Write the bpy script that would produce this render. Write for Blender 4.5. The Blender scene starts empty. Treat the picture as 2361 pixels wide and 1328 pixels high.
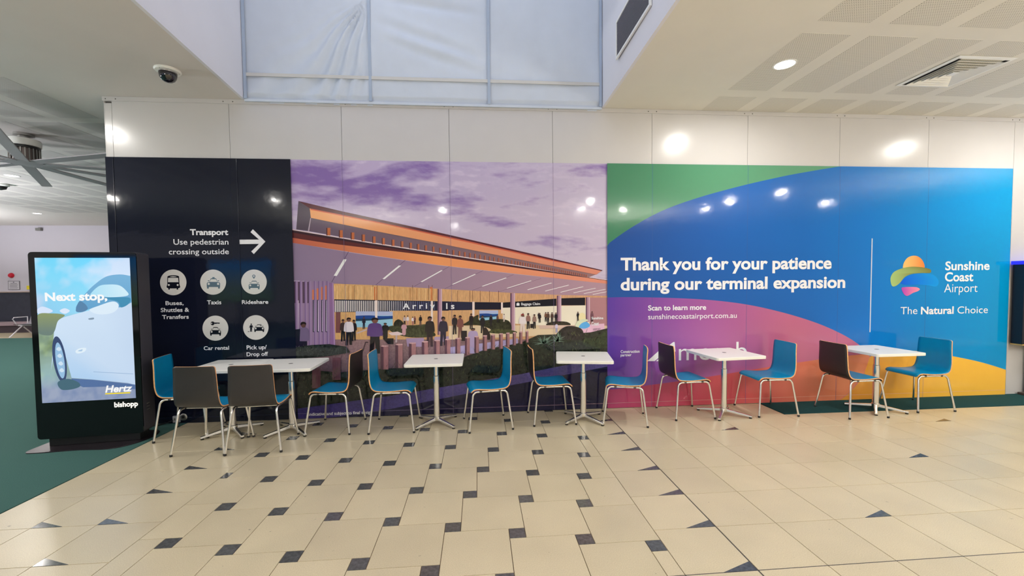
import bpy, bmesh, math, random
from math import sin, cos, pi, radians, sqrt, atan2
from mathutils import Vector, Matrix, noise
from mathutils.geometry import tessellate_polygon

random.seed(7)
SC = bpy.context.scene
C = SC.collection

# ------------------------------------------------------------------ camera (calibrated on the tile grid and the 1.2 m panels)
FPX, YAW, PITCH, ROLL = 965.97, 0.0801975, -0.0389787, -0.0097762
CAM = Vector((3.90517, -4.91760, 1.55115)); PX, PY = 1179.535, 685.652
_F = Vector((sin(YAW)*cos(PITCH), cos(YAW)*cos(PITCH), sin(PITCH)))
_R0 = Vector((cos(YAW), -sin(YAW), 0)); _U0 = _R0.cross(_F)
_R = _R0*cos(ROLL) + _U0*sin(ROLL); _U = -_R0*sin(ROLL) + _U0*cos(ROLL)
def up(x, y, ax, v):
    """point of the place seen at photo pixel (x, y) that lies on the plane axis = v"""
    d = _F + _R*((x-PX)/FPX) - _U*((y-PY)/FPX)
    return CAM + d*((v-CAM[ax])/d[ax])
def W(x, y):
    p = up(x, y, 1, 0.0); return (p.x, p.z)
cam = bpy.data.cameras.new('camera'); cam.sensor_width = 36; cam.lens = FPX/2361*36
cam.shift_x = (1180.5-PX)/2361; cam.shift_y = (PY-664)/2361; cam.clip_end = 200
co = bpy.data.objects.new('camera', cam); C.objects.link(co)
co.matrix_world = Matrix(((_R.x, _U.x, -_F.x, CAM.x), (_R.y, _U.y, -_F.y, CAM.y), (_R.z, _U.z, -_F.z, CAM.z), (0, 0, 0, 1)))
SC.camera = co

# ------------------------------------------------------------------ world, daylight and exposure
wd = bpy.data.worlds.new('world'); SC.world = wd; wd.use_nodes = True
wd.node_tree.nodes['Background'].inputs[0].default_value = (1.0, 0.97, 0.94, 1)
wd.node_tree.nodes['Background'].inputs[1].default_value = 0.42
SC.view_settings.view_transform = 'Standard'; SC.view_settings.look = 'None'
SC.view_settings.gamma = 1.0; SC.view_settings.use_curve_mapping = False
SC.view_settings.exposure = -0.02
SC.cycles.max_bounces = 8
def area(name, loc, sx, sy, power, col, rot=(0, 0, 0), spread=None):
    l = bpy.data.lights.new(name, 'AREA'); l.shape = 'RECTANGLE'; l.size = sx; l.size_y = sy
    l.energy = power; l.color = col
    if spread: l.spread = spread
    o = bpy.data.objects.new(name, l); C.objects.link(o); o.location = loc; o.rotation_euler = rot
    return o
area('roof_skylight_daylight', (3.4, -2.9, 6.3), 3.6, 5.2, 66, (0.74, 0.83, 1.0))

# ------------------------------------------------------------------ helpers
def s2l(c):
    c /= 255.0
    return c/12.92 if c <= 0.04045 else ((c+0.055)/1.055)**2.4
def L(r, g, b, k=1.0): return (min(s2l(r)*k, 0.95), min(s2l(g)*k, 0.95), min(s2l(b)*k, 0.95), 1.0)
MATS = {}
def mat(name, col, rough=0.5, metal=0.0, noise_amt=0.0, noise_scale=20.0, bump=0.0, bump_scale=60.0, emis=0.0, spec=0.5, coat=0.0):
    if name in MATS: return MATS[name]
    m = bpy.data.materials.new(name); m.use_nodes = True; nt = m.node_tree; b = nt.nodes['Principled BSDF']
    b.inputs['Base Color'].default_value = col; b.inputs['Roughness'].default_value = rough
    b.inputs['Metallic'].default_value = metal; b.inputs['Specular IOR Level'].default_value = spec
    b.inputs['Coat Weight'].default_value = coat
    tc = nt.nodes.new('ShaderNodeTexCoord')
    if noise_amt > 0:
        n = nt.nodes.new('ShaderNodeTexNoise'); n.inputs['Scale'].default_value = noise_scale; n.inputs['Detail'].default_value = 5
        nt.links.new(tc.outputs['Object'], n.inputs['Vector'])
        r = nt.nodes.new('ShaderNodeMapRange'); r.inputs[1].default_value = 0.3; r.inputs[2].default_value = 0.7
        r.inputs[3].default_value = 1-noise_amt; r.inputs[4].default_value = 1+noise_amt
        nt.links.new(n.outputs['Fac'], r.inputs[0])
        mx = nt.nodes.new('ShaderNodeMix'); mx.data_type = 'RGBA'; mx.blend_type = 'MULTIPLY'; mx.inputs[0].default_value = 1
        mx.inputs[6].default_value = col; nt.links.new(r.outputs[0], mx.inputs[7]); nt.links.new(mx.outputs[2], b.inputs['Base Color'])
    if bump > 0:
        n2 = nt.nodes.new('ShaderNodeTexNoise'); n2.inputs['Scale'].default_value = bump_scale
        nt.links.new(tc.outputs['Object'], n2.inputs['Vector'])
        bp = nt.nodes.new('ShaderNodeBump'); bp.inputs['Strength'].default_value = bump; bp.inputs['Distance'].default_value = 0.002
        nt.links.new(n2.outputs['Fac'], bp.inputs['Height']); nt.links.new(bp.outputs[0], b.inputs['Normal'])
    if emis > 0:
        b.inputs['Emission Color'].default_value = col; b.inputs['Emission Strength'].default_value = emis
    MATS[name] = m; return m

class MB:
    """collects faces (material index, optional point colours) for one mesh object"""
    def __init__(s): s.v = []; s.f = []; s.mi = []; s.c = []; s.smooth = []
    def add(s, vs, fs, mi=0, col=None, smooth=False):
        o = len(s.v); s.v += [tuple(p) for p in vs]
        s.c += ([col]*len(vs) if (col is None or not isinstance(col, list)) else col)
        for f in fs: s.f.append(tuple(i+o for i in f)); s.mi.append(mi); s.smooth.append(smooth)
    def box(s, x0, x1, y0, y1, z0, z1, mi=0, M=None):
        v = [Vector(p) for p in ((x0,y0,z0),(x1,y0,z0),(x1,y1,z0),(x0,y1,z0),(x0,y0,z1),(x1,y0,z1),(x1,y1,z1),(x0,y1,z1))]
        if M: v = [M @ p for p in v]
        s.add(v, [(0,3,2,1),(4,5,6,7),(0,1,5,4),(1,2,6,5),(2,3,7,6),(3,0,4,7)], mi)
    def tube(s, pts, r, n=10, mi=0, caps=True, radii=None):
        pts = [Vector(p) for p in pts]; rings = []; prev = None
        for i, p in enumerate(pts):
            t = ((pts[i+1]-p) if i == 0 else (p-pts[i-1]) if i == len(pts)-1 else (pts[i+1]-pts[i-1])).normalized()
            if prev is None:
                a = Vector((0, 0, 1)) if abs(t.z) < 0.9 else Vector((1, 0, 0)); u = t.cross(a).normalized()
            else: u = (prev - t*prev.dot(t)).normalized()
            prev = u; w = t.cross(u); rr = radii[i] if radii else r
            rings.append([p + (u*cos(2*pi*k/n) + w*sin(2*pi*k/n))*rr for k in range(n)])
        vs = [q for g in rings for q in g]; fs = []
        for i in range(len(pts)-1):
            for k in range(n): fs.append((i*n+k, i*n+(k+1) % n, (i+1)*n+(k+1) % n, (i+1)*n+k))
        if caps: fs += [tuple(range(n))[::-1], tuple((len(pts)-1)*n+k for k in range(n))]
        s.add(vs, fs, mi, smooth=True)
    def lathe(s, prof, n=24, cx=0, cy=0, mi=0):
        vs = [(cx+r*cos(2*pi*k/n), cy+r*sin(2*pi*k/n), z) for r, z in prof for k in range(n)]; fs = []
        for i in range(len(prof)-1):
            for k in range(n): fs.append((i*n+k, i*n+(k+1) % n, (i+1)*n+(k+1) % n, (i+1)*n+k))
        if prof[0][0] > 1e-6: fs.append(tuple(range(n))[::-1])
        if prof[-1][0] > 1e-6: fs.append(tuple((len(prof)-1)*n+k for k in range(n)))
        s.add(vs, fs, mi, smooth=True)
    def prism(s, poly, z0, z1, mi=0):
        n = len(poly)
        s.add([(x, y, z0) for x, y in poly]+[(x, y, z1) for x, y in poly],
              [tuple(range(n))[::-1], tuple(range(n, 2*n))]+[(i, (i+1) % n, n+(i+1) % n, n+i) for i in range(n)], mi)
    def mesh(s, name, mats):
        me = bpy.data.meshes.new(name); me.from_pydata(s.v, [], s.f)
        for m in mats: me.materials.append(m)
        me.polygons.foreach_set('material_index', s.mi); me.polygons.foreach_set('use_smooth', s.smooth)
        if any(c is not None for c in s.c):
            a = me.color_attributes.new('Col', 'FLOAT_COLOR', 'POINT')
            a.data.foreach_set('color', [q for c in s.c for q in (c or (1, 1, 1, 1))])
        me.validate(); me.update(); return me
    def build(s, name, mats, parent=None, bevel=0, autosmooth=True):
        if not isinstance(mats, (list, tuple)): mats = [mats]
        me = s.mesh(name, mats)
        if bevel > 0 or (autosmooth and any(s.smooth)):
            bm = bmesh.new(); bm.from_mesh(me)
            if bevel > 0:
                es = [e for e in bm.edges if len(e.link_faces) == 2 and e.calc_face_angle(0) > 0.6]
                bmesh.ops.bevel(bm, geom=es, offset=bevel, segments=2, affect='EDGES', profile=0.6)
            if any(s.smooth):
                for e in bm.edges:
                    if len(e.link_faces) == 2 and e.calc_face_angle(0) > 0.7: e.smooth = False
            bm.to_mesh(me); bm.free()
        o = bpy.data.objects.new(name, me); C.objects.link(o); o.parent = parent; return o
def empty(name, loc=(0, 0, 0), rz=0, parent=None):
    o = bpy.data.objects.new(name, None); C.objects.link(o); o.location = loc; o.rotation_euler = (0, 0, rz)
    o.empty_display_size = 0.1; o.parent = parent; return o
def tag(o, label=None, cat=None, group=None, kind=None):
    if label: o['label'] = label
    if cat: o['category'] = cat
    if group: o['group'] = group
    if kind: o['kind'] = kind
    return o
def copy_tree(o, parent=None):
    c = o.copy(); C.objects.link(c); c.parent = parent
    for ch in [x for x in KIDS.get(o.name, [])]:
        d = copy_tree(ch, c)
    return c
KIDS = {}
def index_kids(o):
    KIDS[o.name] = list(o.children)
    for ch in o.children: index_kids(ch)

# ------------------------------------------------------------------ materials
M_white = mat('painted_ceiling_white', L(226, 223, 214), 0.75, noise_amt=0.015, noise_scale=3)
M_ceil_l = mat('ceiling_white_shaded', L(216, 210, 206), 0.8, noise_amt=0.015, noise_scale=3)  # left ceiling's weaker light put into the paint colour
M_well = mat('bulkhead_paint', L(226, 226, 234), 0.8, noise_amt=0.02, noise_scale=2)
M_panel = mat('white_laminate_panel', L(204, 202, 202), 0.22, noise_amt=0.012, noise_scale=4, bump=0.03, bump_scale=9)
M_joint = mat('dark_joint', L(95, 92, 90), 0.7)
M_grout = mat('grout', L(112, 92, 70), 0.9)
M_joint_metal = mat('movement_joint', L(52, 48, 46), 0.5)
def tile_mat():
    m = bpy.data.materials.new('beige_stone_tile'); m.use_nodes = True; nt = m.node_tree; b = nt.nodes['Principled BSDF']
    g = nt.nodes.new('ShaderNodeNewGeometry')
    n = nt.nodes.new('ShaderNodeTexNoise'); n.inputs['Scale'].default_value = 220; n.inputs['Detail'].default_value = 3
    n3 = nt.nodes.new('ShaderNodeTexNoise'); n3.inputs['Scale'].default_value = 2.2; n3.inputs['Detail'].default_value = 4
    v = nt.nodes.new('ShaderNodeTexNoise'); v.inputs['Scale'].default_value = 26; v.inputs['Detail'].default_value = 2
    for q in (n, n3, v): nt.links.new(g.outputs['Position'], q.inputs['Vector'])
    cr = nt.nodes.new('ShaderNodeValToRGB')
    cr.color_ramp.elements[0].position = 0.3; cr.color_ramp.elements[0].color = L(190, 176, 146)
    cr.color_ramp.elements[1].position = 0.7; cr.color_ramp.elements[1].color = L(214, 201, 171)
    nt.links.new(n.outputs['Fac'], cr.inputs[0])
    mr = nt.nodes.new('ShaderNodeMapRange'); mr.inputs[1].default_value = 0.3; mr.inputs[2].default_value = 0.7; mr.inputs[3].default_value = 0.93; mr.inputs[4].default_value = 1.05
    nt.links.new(n3.outputs['Fac'], mr.inputs[0])
    sp = nt.nodes.new('ShaderNodeMapRange'); sp.inputs[1].default_value = 0.225; sp.inputs[2].default_value = 0.26; sp.inputs[3].default_value = 0.55; sp.inputs[4].default_value = 1.0
    nt.links.new(v.outputs['Fac'], sp.inputs[0])
    oi = nt.nodes.new('ShaderNodeObjectInfo'); om = nt.nodes.new('ShaderNodeMapRange'); om.inputs[3].default_value = 0.95; om.inputs[4].default_value = 1.03
    nt.links.new(oi.outputs['Random'], om.inputs[0])
    mu = nt.nodes.new('ShaderNodeMath'); mu.operation = 'MULTIPLY'; nt.links.new(mr.outputs[0], mu.inputs[0]); nt.links.new(sp.outputs[0], mu.inputs[1])
    mu2 = nt.nodes.new('ShaderNodeMath'); mu2.operation = 'MULTIPLY'; nt.links.new(mu.outputs[0], mu2.inputs[0]); nt.links.new(om.outputs[0], mu2.inputs[1])
    mx = nt.nodes.new('ShaderNodeMix'); mx.data_type = 'RGBA'; mx.blend_type = 'MULTIPLY'; mx.inputs[0].default_value = 1
    nt.links.new(cr.outputs[0], mx.inputs[6]); nt.links.new(mu2.outputs[0], mx.inputs[7]); nt.links.new(mx.outputs[2], b.inputs['Base Color'])
    b.inputs['Roughness'].default_value = 0.28; b.inputs['Specular IOR Level'].default_value = 0.45
    return m
M_tile = tile_mat()
M_dark_tile = mat('slate_inset', L(82, 83, 84), 0.12, noise_amt=0.35, noise_scale=45, spec=0.6)
M_carpet = mat('green_carpet', L(64, 98, 92), 0.95, noise_amt=0.28, noise_scale=260, bump=0.6, bump_scale=500, spec=0.1)
M_carpet2 = mat('green_carpet_strip', L(34, 72, 74), 0.95, noise_amt=0.3, noise_scale=240, bump=0.6, bump_scale=500, spec=0.1)
M_chrome = mat('brushed_chrome', L(240, 237, 232), 0.24, 1.0)
M_teal = mat('teal_laminate', L(0, 140, 188), 0.34, noise_amt=0.03, noise_scale=12, spec=0.35)
M_darkply = mat('dark_grey_laminate', L(50, 47, 47), 0.42, noise_amt=0.05, noise_scale=15)
M_ply = mat('beech_ply_edge', L(236, 176, 118), 0.5, noise_amt=0.12, noise_scale=60)
M_black = mat('black_plastic', L(22, 22, 24), 0.4)
M_tabletop = mat('white_table_laminate', L(248, 247, 240), 0.35, noise_amt=0.01, noise_scale=10)
M_grey = mat('grey_plastic', L(120, 118, 115), 0.5)
M_alu = mat('anodised_aluminium', L(170, 168, 165), 0.35, 0.9)
M_lamp = mat('lit_lamp_lens', (1.0, 0.95, 0.86, 1), 0.5, emis=14)
M_lamp_trim = mat('lamp_trim_white', L(240, 240, 236), 0.4)

# printed vinyl: colour comes from the print (point colours), one gloss for all
def vinyl(name, mod=0.0, scale=60.0, rough=0.075, stretch=(1, 1, 1), emis=0.0):
    m = bpy.data.materials.new(name); m.use_nodes = True; nt = m.node_tree; b = nt.nodes['Principled BSDF']
    a = nt.nodes.new('ShaderNodeAttribute'); a.attribute_name = 'Col'
    out = a.outputs['Color']
    g = nt.nodes.new('ShaderNodeTexCoord')
    if mod > 0:
        mp = nt.nodes.new('ShaderNodeMapping'); mp.inputs['Scale'].default_value = stretch
        nt.links.new(g.outputs['Object'], mp.inputs[0])
        n = nt.nodes.new('ShaderNodeTexNoise'); n.inputs['Scale'].default_value = scale; n.inputs['Detail'].default_value = 6; n.inputs['Roughness'].default_value = 0.65
        nt.links.new(mp.outputs[0], n.inputs['Vector'])
        r = nt.nodes.new('ShaderNodeMapRange'); r.inputs[1].default_value = 0.32; r.inputs[2].default_value = 0.68
        r.inputs[3].default_value = 1-mod; r.inputs[4].default_value = 1+mod; nt.links.new(n.outputs['Fac'], r.inputs[0])
        mx = nt.nodes.new('ShaderNodeMix'); mx.data_type = 'RGBA'; mx.blend_type = 'MULTIPLY'; mx.inputs[0].default_value = 1
        nt.links.new(out, mx.inputs[6]); nt.links.new(r.outputs[0], mx.inputs[7]); out = mx.outputs[2]
    if emis > 0:
        nt.links.new(out, b.inputs['Emission Color']); b.inputs['Emission Strength'].default_value = emis
        b.inputs['Base Color'].default_value = (0.01, 0.01, 0.01, 1)
    else:
        nt.links.new(out, b.inputs['Base Color'])
    b.inputs['Roughness'].default_value = rough; b.inputs['Specular IOR Level'].default_value = 0.42
    if emis == 0:
        n2 = nt.nodes.new('ShaderNodeTexNoise'); n2.inputs['Scale'].default_value = 5; n2.inputs['Detail'].default_value = 3
        nt.links.new(g.outputs['Object'], n2.inputs['Vector'])
        bp = nt.nodes.new('ShaderNodeBump'); bp.inputs['Strength'].default_value = 0.25; bp.inputs['Distance'].default_value = 0.004
        nt.links.new(n2.outputs['Fac'], bp.inputs['Height']); nt.links.new(bp.outputs[0], b.inputs['Normal'])
    return m
V_print = vinyl('printed_vinyl'); V_soft = vinyl('printed_vinyl_grain', 0.25, 45)
V_leaf = vinyl('printed_vinyl_leaves', 0.75, 38); V_wood = vinyl('printed_vinyl_wood', 0.16, 12, stretch=(6, 1, 1))
V_screen = vinyl('lit_screen', emis=1.0, rough=0.1)
PK = 1.08
def P(r, g, b): return L(r, g, b, PK)

# ================================================================== FLOOR
X0, Y0, T, J = 5.372, -2.857, 0.4, 0.0035        # movement joint corner, tile pitch, half joint... all in metres
fl = empty('floor'); tag(fl, 'tiled floor of beige stone with small slate insets, green carpet beside it', kind='structure')
b = MB(); b.box(-16, 16, -13, 13, -0.15, -0.004); b.build('floor_bed', M_grout, fl)
b = MB(); b.box(0.645, 16, -13, Y0-T*2-J, -0.004, 0.0); b.build('floor_area', M_tile, fl)
b = MB(); b.box(-16, 13, 8.62, 13, -0.004, 0.0); b.build('floor_area', M_tile, fl)
cp = MB(); cp.prism([(-16, -13), (0.640, -13), (0.640, -0.0), (0.640, 8.6), (-16, 8.6)], -0.004, 0.004)
tag(cp.build('carpet', M_carpet, fl), 'dark green carpet left of the tiles')
cp = MB(); cp.box(7.385, 16, -0.447, 0.0, -0.004, 0.0035)
tag(cp.build('carpet', M_carpet2, fl), 'dark green carpet strip along the foot of the mural')
_tm = {}
def tile_obj(x0, x1, y0, y1, name='tile', m=None, lip=0.0):
    """one stone, shared mesh data for stones of the same size"""
    w, d = round(x1-x0, 4), round(y1-y0, 4)
    if w < 0.012 or d < 0.012: return
    key = (w, d, name)
    if key not in _tm:
        q = MB(); g = 0.0021; c = 0.0008
        x_, y_ = w/2-g, d/2-g
        vs = [(-x_, -y_, -0.004), (x_, -y_, -0.004), (x_, y_, -0.004), (-x_, y_, -0.004),
              (-x_, -y_, -0.0006), (x_, -y_, -0.0006), (x_, y_, -0.0006), (-x_, y_, -0.0006),
              (-x_+c, -y_+c, 0), (x_-c, -y_+c, 0), (x_-c, y_-c, 0), (-x_+c, y_-c, 0)]
        q.add(vs, [(0, 1, 5, 4), (1, 2, 6, 5), (2, 3, 7, 6), (3, 0, 4, 7), (4, 5, 9, 8), (5, 6, 10, 9), (6, 7, 11, 10), (7, 4, 8, 11), (8, 9, 10, 11)])
        _tm[key] = q.mesh(name, [m or M_tile])
    o = bpy.data.objects.new(name, _tm[key]); C.objects.link(o); o.parent = fl
    o.location = ((x0+x1)/2, (y0+y1)/2, 0); return o
_tri = {}
def corner_inset(x, y, sx):
    """dark slate triangle let into a tile's corner (x, y) along +/-x"""
    if sx not in _tri:
        q = MB(); a, h = 0.186*sx, 0.070
        q.prism([(0, 0), (a, 0), (0, h)] if sx > 0 else [(0, 0), (0, h), (a, 0)], -0.002, 0.0004); _tri[sx] = q.mesh('tile_inset', [M_dark_tile])
    o = bpy.data.objects.new('tile_inset', _tri[sx]); C.objects.link(o); o.parent = fl; o.location = (x, y, 0)
XL = [0.643, 1.031, 1.428, 1.828]
XP = 4.972
rows = [(Y0+T*k, Y0+T*(k+1)) for k in range(-2, 8)]
for (ya, yb) in rows:
    yb = min(yb, -0.001)
    for xa, xb in zip(XL[:-1], XL[1:]): tile_obj(xa, xb, ya, yb)
    tile_obj(XP, X0, ya, yb)
    for k in range(14):
        xa = X0+T*k + (0.004 if k == 0 else 0); xb = X0+T*(k+1)
        if k >= 5:
            if ya > -0.5: continue
        tile_obj(xa, xb, ya, yb)
for k in range(-2, 7):
    y = Y0+T*k
    if k >= 0: corner_inset(XL[2]+0.002, y+0.002, 1); corner_inset(X0-0.003, y+0.002, -1)
corner_inset(XL[1]+0.002, Y0+T*2+0.002, 1)
for cx_, k in ((3, 1), (3, 5), (6, 3), (9, 5), (9, 1), (12, 3)): corner_inset(X0+T*cx_-0.002, Y0+T*k+0.002, -1)
# pinwheel field: big squares 0.4 with small slate squares 0.1
A_, B_ = 0.3989, 0.0999
for i in range(-8, 14):
    for j in range(-5, 12):
        sx = 1.635+i*A_+j*B_; sy = -2.202-i*B_+j*A_
        def clip(x0, x1, y0, y1): return max(x0, XL[3]), min(x1, XP), max(y0, Y0), min(y1, -0.001)
        q = clip(sx-B_/2, sx+B_/2, sy-B_/2, sy+B_/2)
        if q[1]-q[0] > .012 and q[3]-q[2] > .012: tile_obj(*q, name='tile_inset', m=M_dark_tile)
        q = clip(sx+B_/2, sx+B_/2+A_, sy-B_/2, sy-B_/2+A_)
        if q[1]-q[0] > .012 and q[3]-q[2] > .012: tile_obj(*q)
for xa, xb in ((XL[3], XP),):
    k = xa
    while k < xb-0.01:
        for r_ in ((Y0-T, Y0), (Y0-2*T, Y0-T)): tile_obj(k, min(k+T, xb), *r_)
        k += T
b = MB(); b.box(X0-0.003, X0+0.003, Y0-1.0, -0.001, -0.004, -0.0002); b.build('movement_joint', M_joint_metal, fl)
b = MB(); b.box(XL[3], 13, Y0-0.003, Y0+0.003, -0.004, -0.0001); b.build('movement_joint', M_joint_metal, fl)

# ================================================================== CEILING, LIGHT WELL
ZC = 3.575
ce = empty('ceiling'); tag(ce, 'white plasterboard ceiling with perforated acoustic fields', kind='structure')
eL = lambda y: 1.376 - 0.0745*y
eR = lambda y: 5.386 + 0.0115*y
b = MB()
b.prism([(-16, -6), (eL(-6)-0.02, -6), (eL(0)-0.02, 0), (1.352, 0.06), (-0.07, 0.06), (-0.07, 13), (-16, 13)], ZC, ZC+0.12)
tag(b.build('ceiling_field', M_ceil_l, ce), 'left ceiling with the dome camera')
b = MB(); b.prism([(eR(-6)+0.02, -6), (16, -6), (16, 0.06), (5.406, 0.06), (5.406, 0)], ZC, ZC+0.12)
tag(b.build('ceiling_field', M_white, ce), 'right ceiling with the downlight and the square air diffuser')
b = MB(); b.box(-16, 16, -13, -6, ZC, ZC+0.12); b.build('ceiling_field', M_white, ce)
def perf_mat(hole, base):
    m = bpy.data.materials.new('perforated_board'); m.use_nodes = True; nt = m.node_tree; bb = nt.nodes['Principled BSDF']
    g = nt.nodes.new('ShaderNodeNewGeometry'); sc = nt.nodes.new('ShaderNodeVectorMath'); sc.operation = 'SCALE'; sc.inputs[3].default_value = 1/0.018
    nt.links.new(g.outputs['Position'], sc.inputs[0])
    fr = nt.nodes.new('ShaderNodeVectorMath'); fr.operation = 'FRACTION'; nt.links.new(sc.outputs[0], fr.inputs[0])
    sb = nt.nodes.new('ShaderNodeVectorMath'); sb.operation = 'SUBTRACT'; sb.inputs[1].default_value = (0.5, 0.5, 0); nt.links.new(fr.outputs[0], sb.inputs[0])
    mu = nt.nodes.new('ShaderNodeVectorMath'); mu.operation = 'MULTIPLY'; mu.inputs[1].default_value = (1, 1, 0); nt.links.new(sb.outputs[0], mu.inputs[0])
    le = nt.nodes.new('ShaderNodeVectorMath'); le.operation = 'LENGTH'; nt.links.new(mu.outputs[0], le.inputs[0])
    lt = nt.nodes.new('ShaderNodeMath'); lt.operation = 'LESS_THAN'; lt.inputs[1].default_value = 0.21; nt.links.new(le.outputs['Value'], lt.inputs[0])
    mx = nt.nodes.new('ShaderNodeMix'); mx.data_type = 'RGBA'; nt.links.new(lt.outputs[0], mx.inputs[0])
    mx.inputs[6].default_value = base; mx.inputs[7].default_value = hole; nt.links.new(mx.outputs[2], bb.inputs['Base Color'])
    bb.inputs['Roughness'].default_value = 0.85; return m
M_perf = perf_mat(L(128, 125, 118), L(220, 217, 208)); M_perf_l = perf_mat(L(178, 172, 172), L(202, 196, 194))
_pp = {}
def perf(x0, x1, y0, y1):
    k = (round(x1-x0, 3), round(y1-y0, 3), x0 < 0)
    if k not in _pp:
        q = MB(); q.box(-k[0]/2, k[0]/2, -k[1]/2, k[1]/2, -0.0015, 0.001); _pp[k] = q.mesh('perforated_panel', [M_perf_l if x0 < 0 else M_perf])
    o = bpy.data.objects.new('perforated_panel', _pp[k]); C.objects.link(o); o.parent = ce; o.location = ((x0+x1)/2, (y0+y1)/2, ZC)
for k in range(0, 11):
    xa = 6.60+0.606*k
    for r_ in range(-4, 1):
        ya, yb = -1.585+1.19*r_, -0.55+1.19*r_
        perf(xa, xa+0.44, ya, yb)
    perf(xa, xa+0.44, -0.392, -0.02)
for k in range(0, 12):
    xb = -0.65-0.606*k
    for r_ in range(-2, 8):
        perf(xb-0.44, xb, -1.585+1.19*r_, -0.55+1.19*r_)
# light well
we = empty('trim_1'); tag(we, 'light well cut up through the ceiling above the hoarding', kind='structure')
ZT = 6.45
b = MB(); b.prism([(eL(-6)-0.1, -6), (eL(-6), -6), (eL(0), 0), (eL(0)-0.1, 0)], ZC+0.12, ZT)
b.prism([(eL(-6)-0.03, -6), (eL(-6), -6), (eL(0), 0), (eL(0)-0.03, 0)], ZC-0.0006, ZC+0.1202); b.build('bulkhead_left', M_well, we)
b = MB(); b.prism([(eR(-6), -6), (eR(-6)+0.1, -6), (eR(0)+0.1, 0), (eR(0), 0)], ZC+0.12, ZT)
b.prism([(eR(-6), -6), (eR(-6)+0.03, -6), (eR(0)+0.03, 0), (eR(0), 0)], ZC-0.0006, ZC+0.12); b.build('bulkhead_right', M_well, we)
b = MB(); b.box(1.6, 5.5, -6.1, -6.0, ZC+0.12, ZT); b.build('bulkhead_front', M_well, we)
b = MB(); b.box(1.2, 5.6, -6.2, 0.1, ZT, ZT+0.1); b.build('well_lid', M_well, we)
b = MB(); b.box(1.2, 5.6, 0.1, 0.2, ZC-0.1, ZT); b.build('well_back', M_well, we)
# sheet of building wrap hung across the back of the well
M_sheet = mat('milky_building_wrap', L(204, 213, 226), 0.5, noise_amt=0.02, noise_scale=6, spec=0.3)
def sheet():
    q = MB(); nx, nz = 200, 120; x0, x1, z0, z1 = 1.388, 5.376, 3.535, 6.3; vs = []
    for j in range(nz+1):
        for i in range(nx+1):
            x = x0+(x1-x0)*i/nx; z = z0+(z1-z0)*j/nz
            d = 0.012*noise.noise(Vector((x*1.3, z*0.7, 3)))
            # creases fanning down-left from the top of the first batten
            dx, dz = x-2.73, 4.75-z
            if dx < 0.02:
                a = atan2(-dx, max(dz, 0.01)); rr = sqrt(dx*dx+dz*dz)
                f = math.exp(-((a-0.45)/0.42)**2)*min(1, rr/0.35)*math.exp(-rr*0.55)
                d += 0.022*f*sin(a*34+2.5*noise.noise(Vector((x*2, z*2, 0)))) + 0.006*f*noise.noise(Vector((x*18, z*3, 1)))
            elif dx < 1.33:
                d += 0.010*math.exp(-((dz-0.30-dx*0.35)/0.16)**2)*sin(pi*dx/1.33)*sin(30*(dz-dx*0.3))
                d += 0.014*math.exp(-((dz-0.02-dx*0.12)/0.05)**2)*sin(pi*dx/1.33)
            else: d += 0.006*noise.noise(Vector((x*5, z*2.2, 7)))
            vs.append((x, -0.006-0.02*(j > 3)+d*1.7, z))
    q.add(vs, [(j*(nx+1)+i, j*(nx+1)+i+1, (j+1)*(nx+1)+i+1, (j+1)*(nx+1)+i) for j in range(nz) for i in range(nx)], smooth=True)
    return q
sh = empty('plastic_sheet', (3.38, -0.01, 3.54)); tag(sh, 'milky blue-white plastic sheeting stretched over battens across the light well above the wall', 'sheeting')
o = sheet().build('membrane', M_sheet, sh, autosmooth=False); o.matrix_parent_inverse = Matrix.Translation((-3.38, 0.01, -3.54))
M_strip = mat('batten_behind_sheet', L(172, 186, 206), 0.7, spec=0.1); M_strip2 = mat('rail_behind_sheet', L(206, 206, 204), 0.7, spec=0.1)
for x in (1.402, 2.738, 4.062, 5.362):
    q = MB(); q.box(x-0.015, x+0.015, -0.047, -0.038, 3.575, 6.3)
    o = q.build('batten', M_strip, sh); o.matrix_parent_inverse = Matrix.Translation((-3.38, 0.01, -3.54))
q = MB(); q.box(1.40, 5.36, -0.046, -0.040, 3.815, 3.85); o = q.build('rail', M_strip2, sh); o.matrix_parent_inverse = Matrix.Translation((-3.38, 0.01, -3.54))
q = MB(); q.box(1.385, 5.378, -0.036, -0.012, 3.548, 3.574); o = q.build('hem', M_sheet, sh); o.matrix_parent_inverse = Matrix.Translation((-3.38, 0.01, -3.54))
# wall grille in the right bulkhead
gr = empty('air_grille', (5.36, -1.04, 3.98)); tag(gr, 'long dark louvred air grille high in the right side of the light well', 'vent')
def gbox(nm, x0, x1, y0, y1, z0, z1, m):
    q = MB(); q.box(x0, x1, y0, y1, z0, z1); return q.build(nm, m, gr)
tag(gbox('backing', 0.0, 0.006, -0.42, 0.40, -0.15, 0.2, M_black), 'black void behind the louvres')
for a in ((-0.012, 0.004, -0.44, 0.42, -0.17, -0.145), (-0.012, 0.004, -0.44, 0.42, 0.19, 0.215), (-0.012, 0.004, -0.44, -0.415, -0.145, 0.19), (-0.012, 0.004, 0.395, 0.42, -0.145, 0.19)): gbox('frame', *a, M_lamp_trim)
_l = MB(); _l.box(-0.008, 0.002, -0.415, 0.395, -0.0035, 0.0035); _lm = _l.mesh('louvre', [mat('grille_grey', L(112, 110, 122), 0.5)])
for k in range(22):
    o = bpy.data.objects.new('louvre', _lm); C.objects.link(o); o.parent = gr; o.location = (0, 0, -0.138+0.0152*k)

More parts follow.
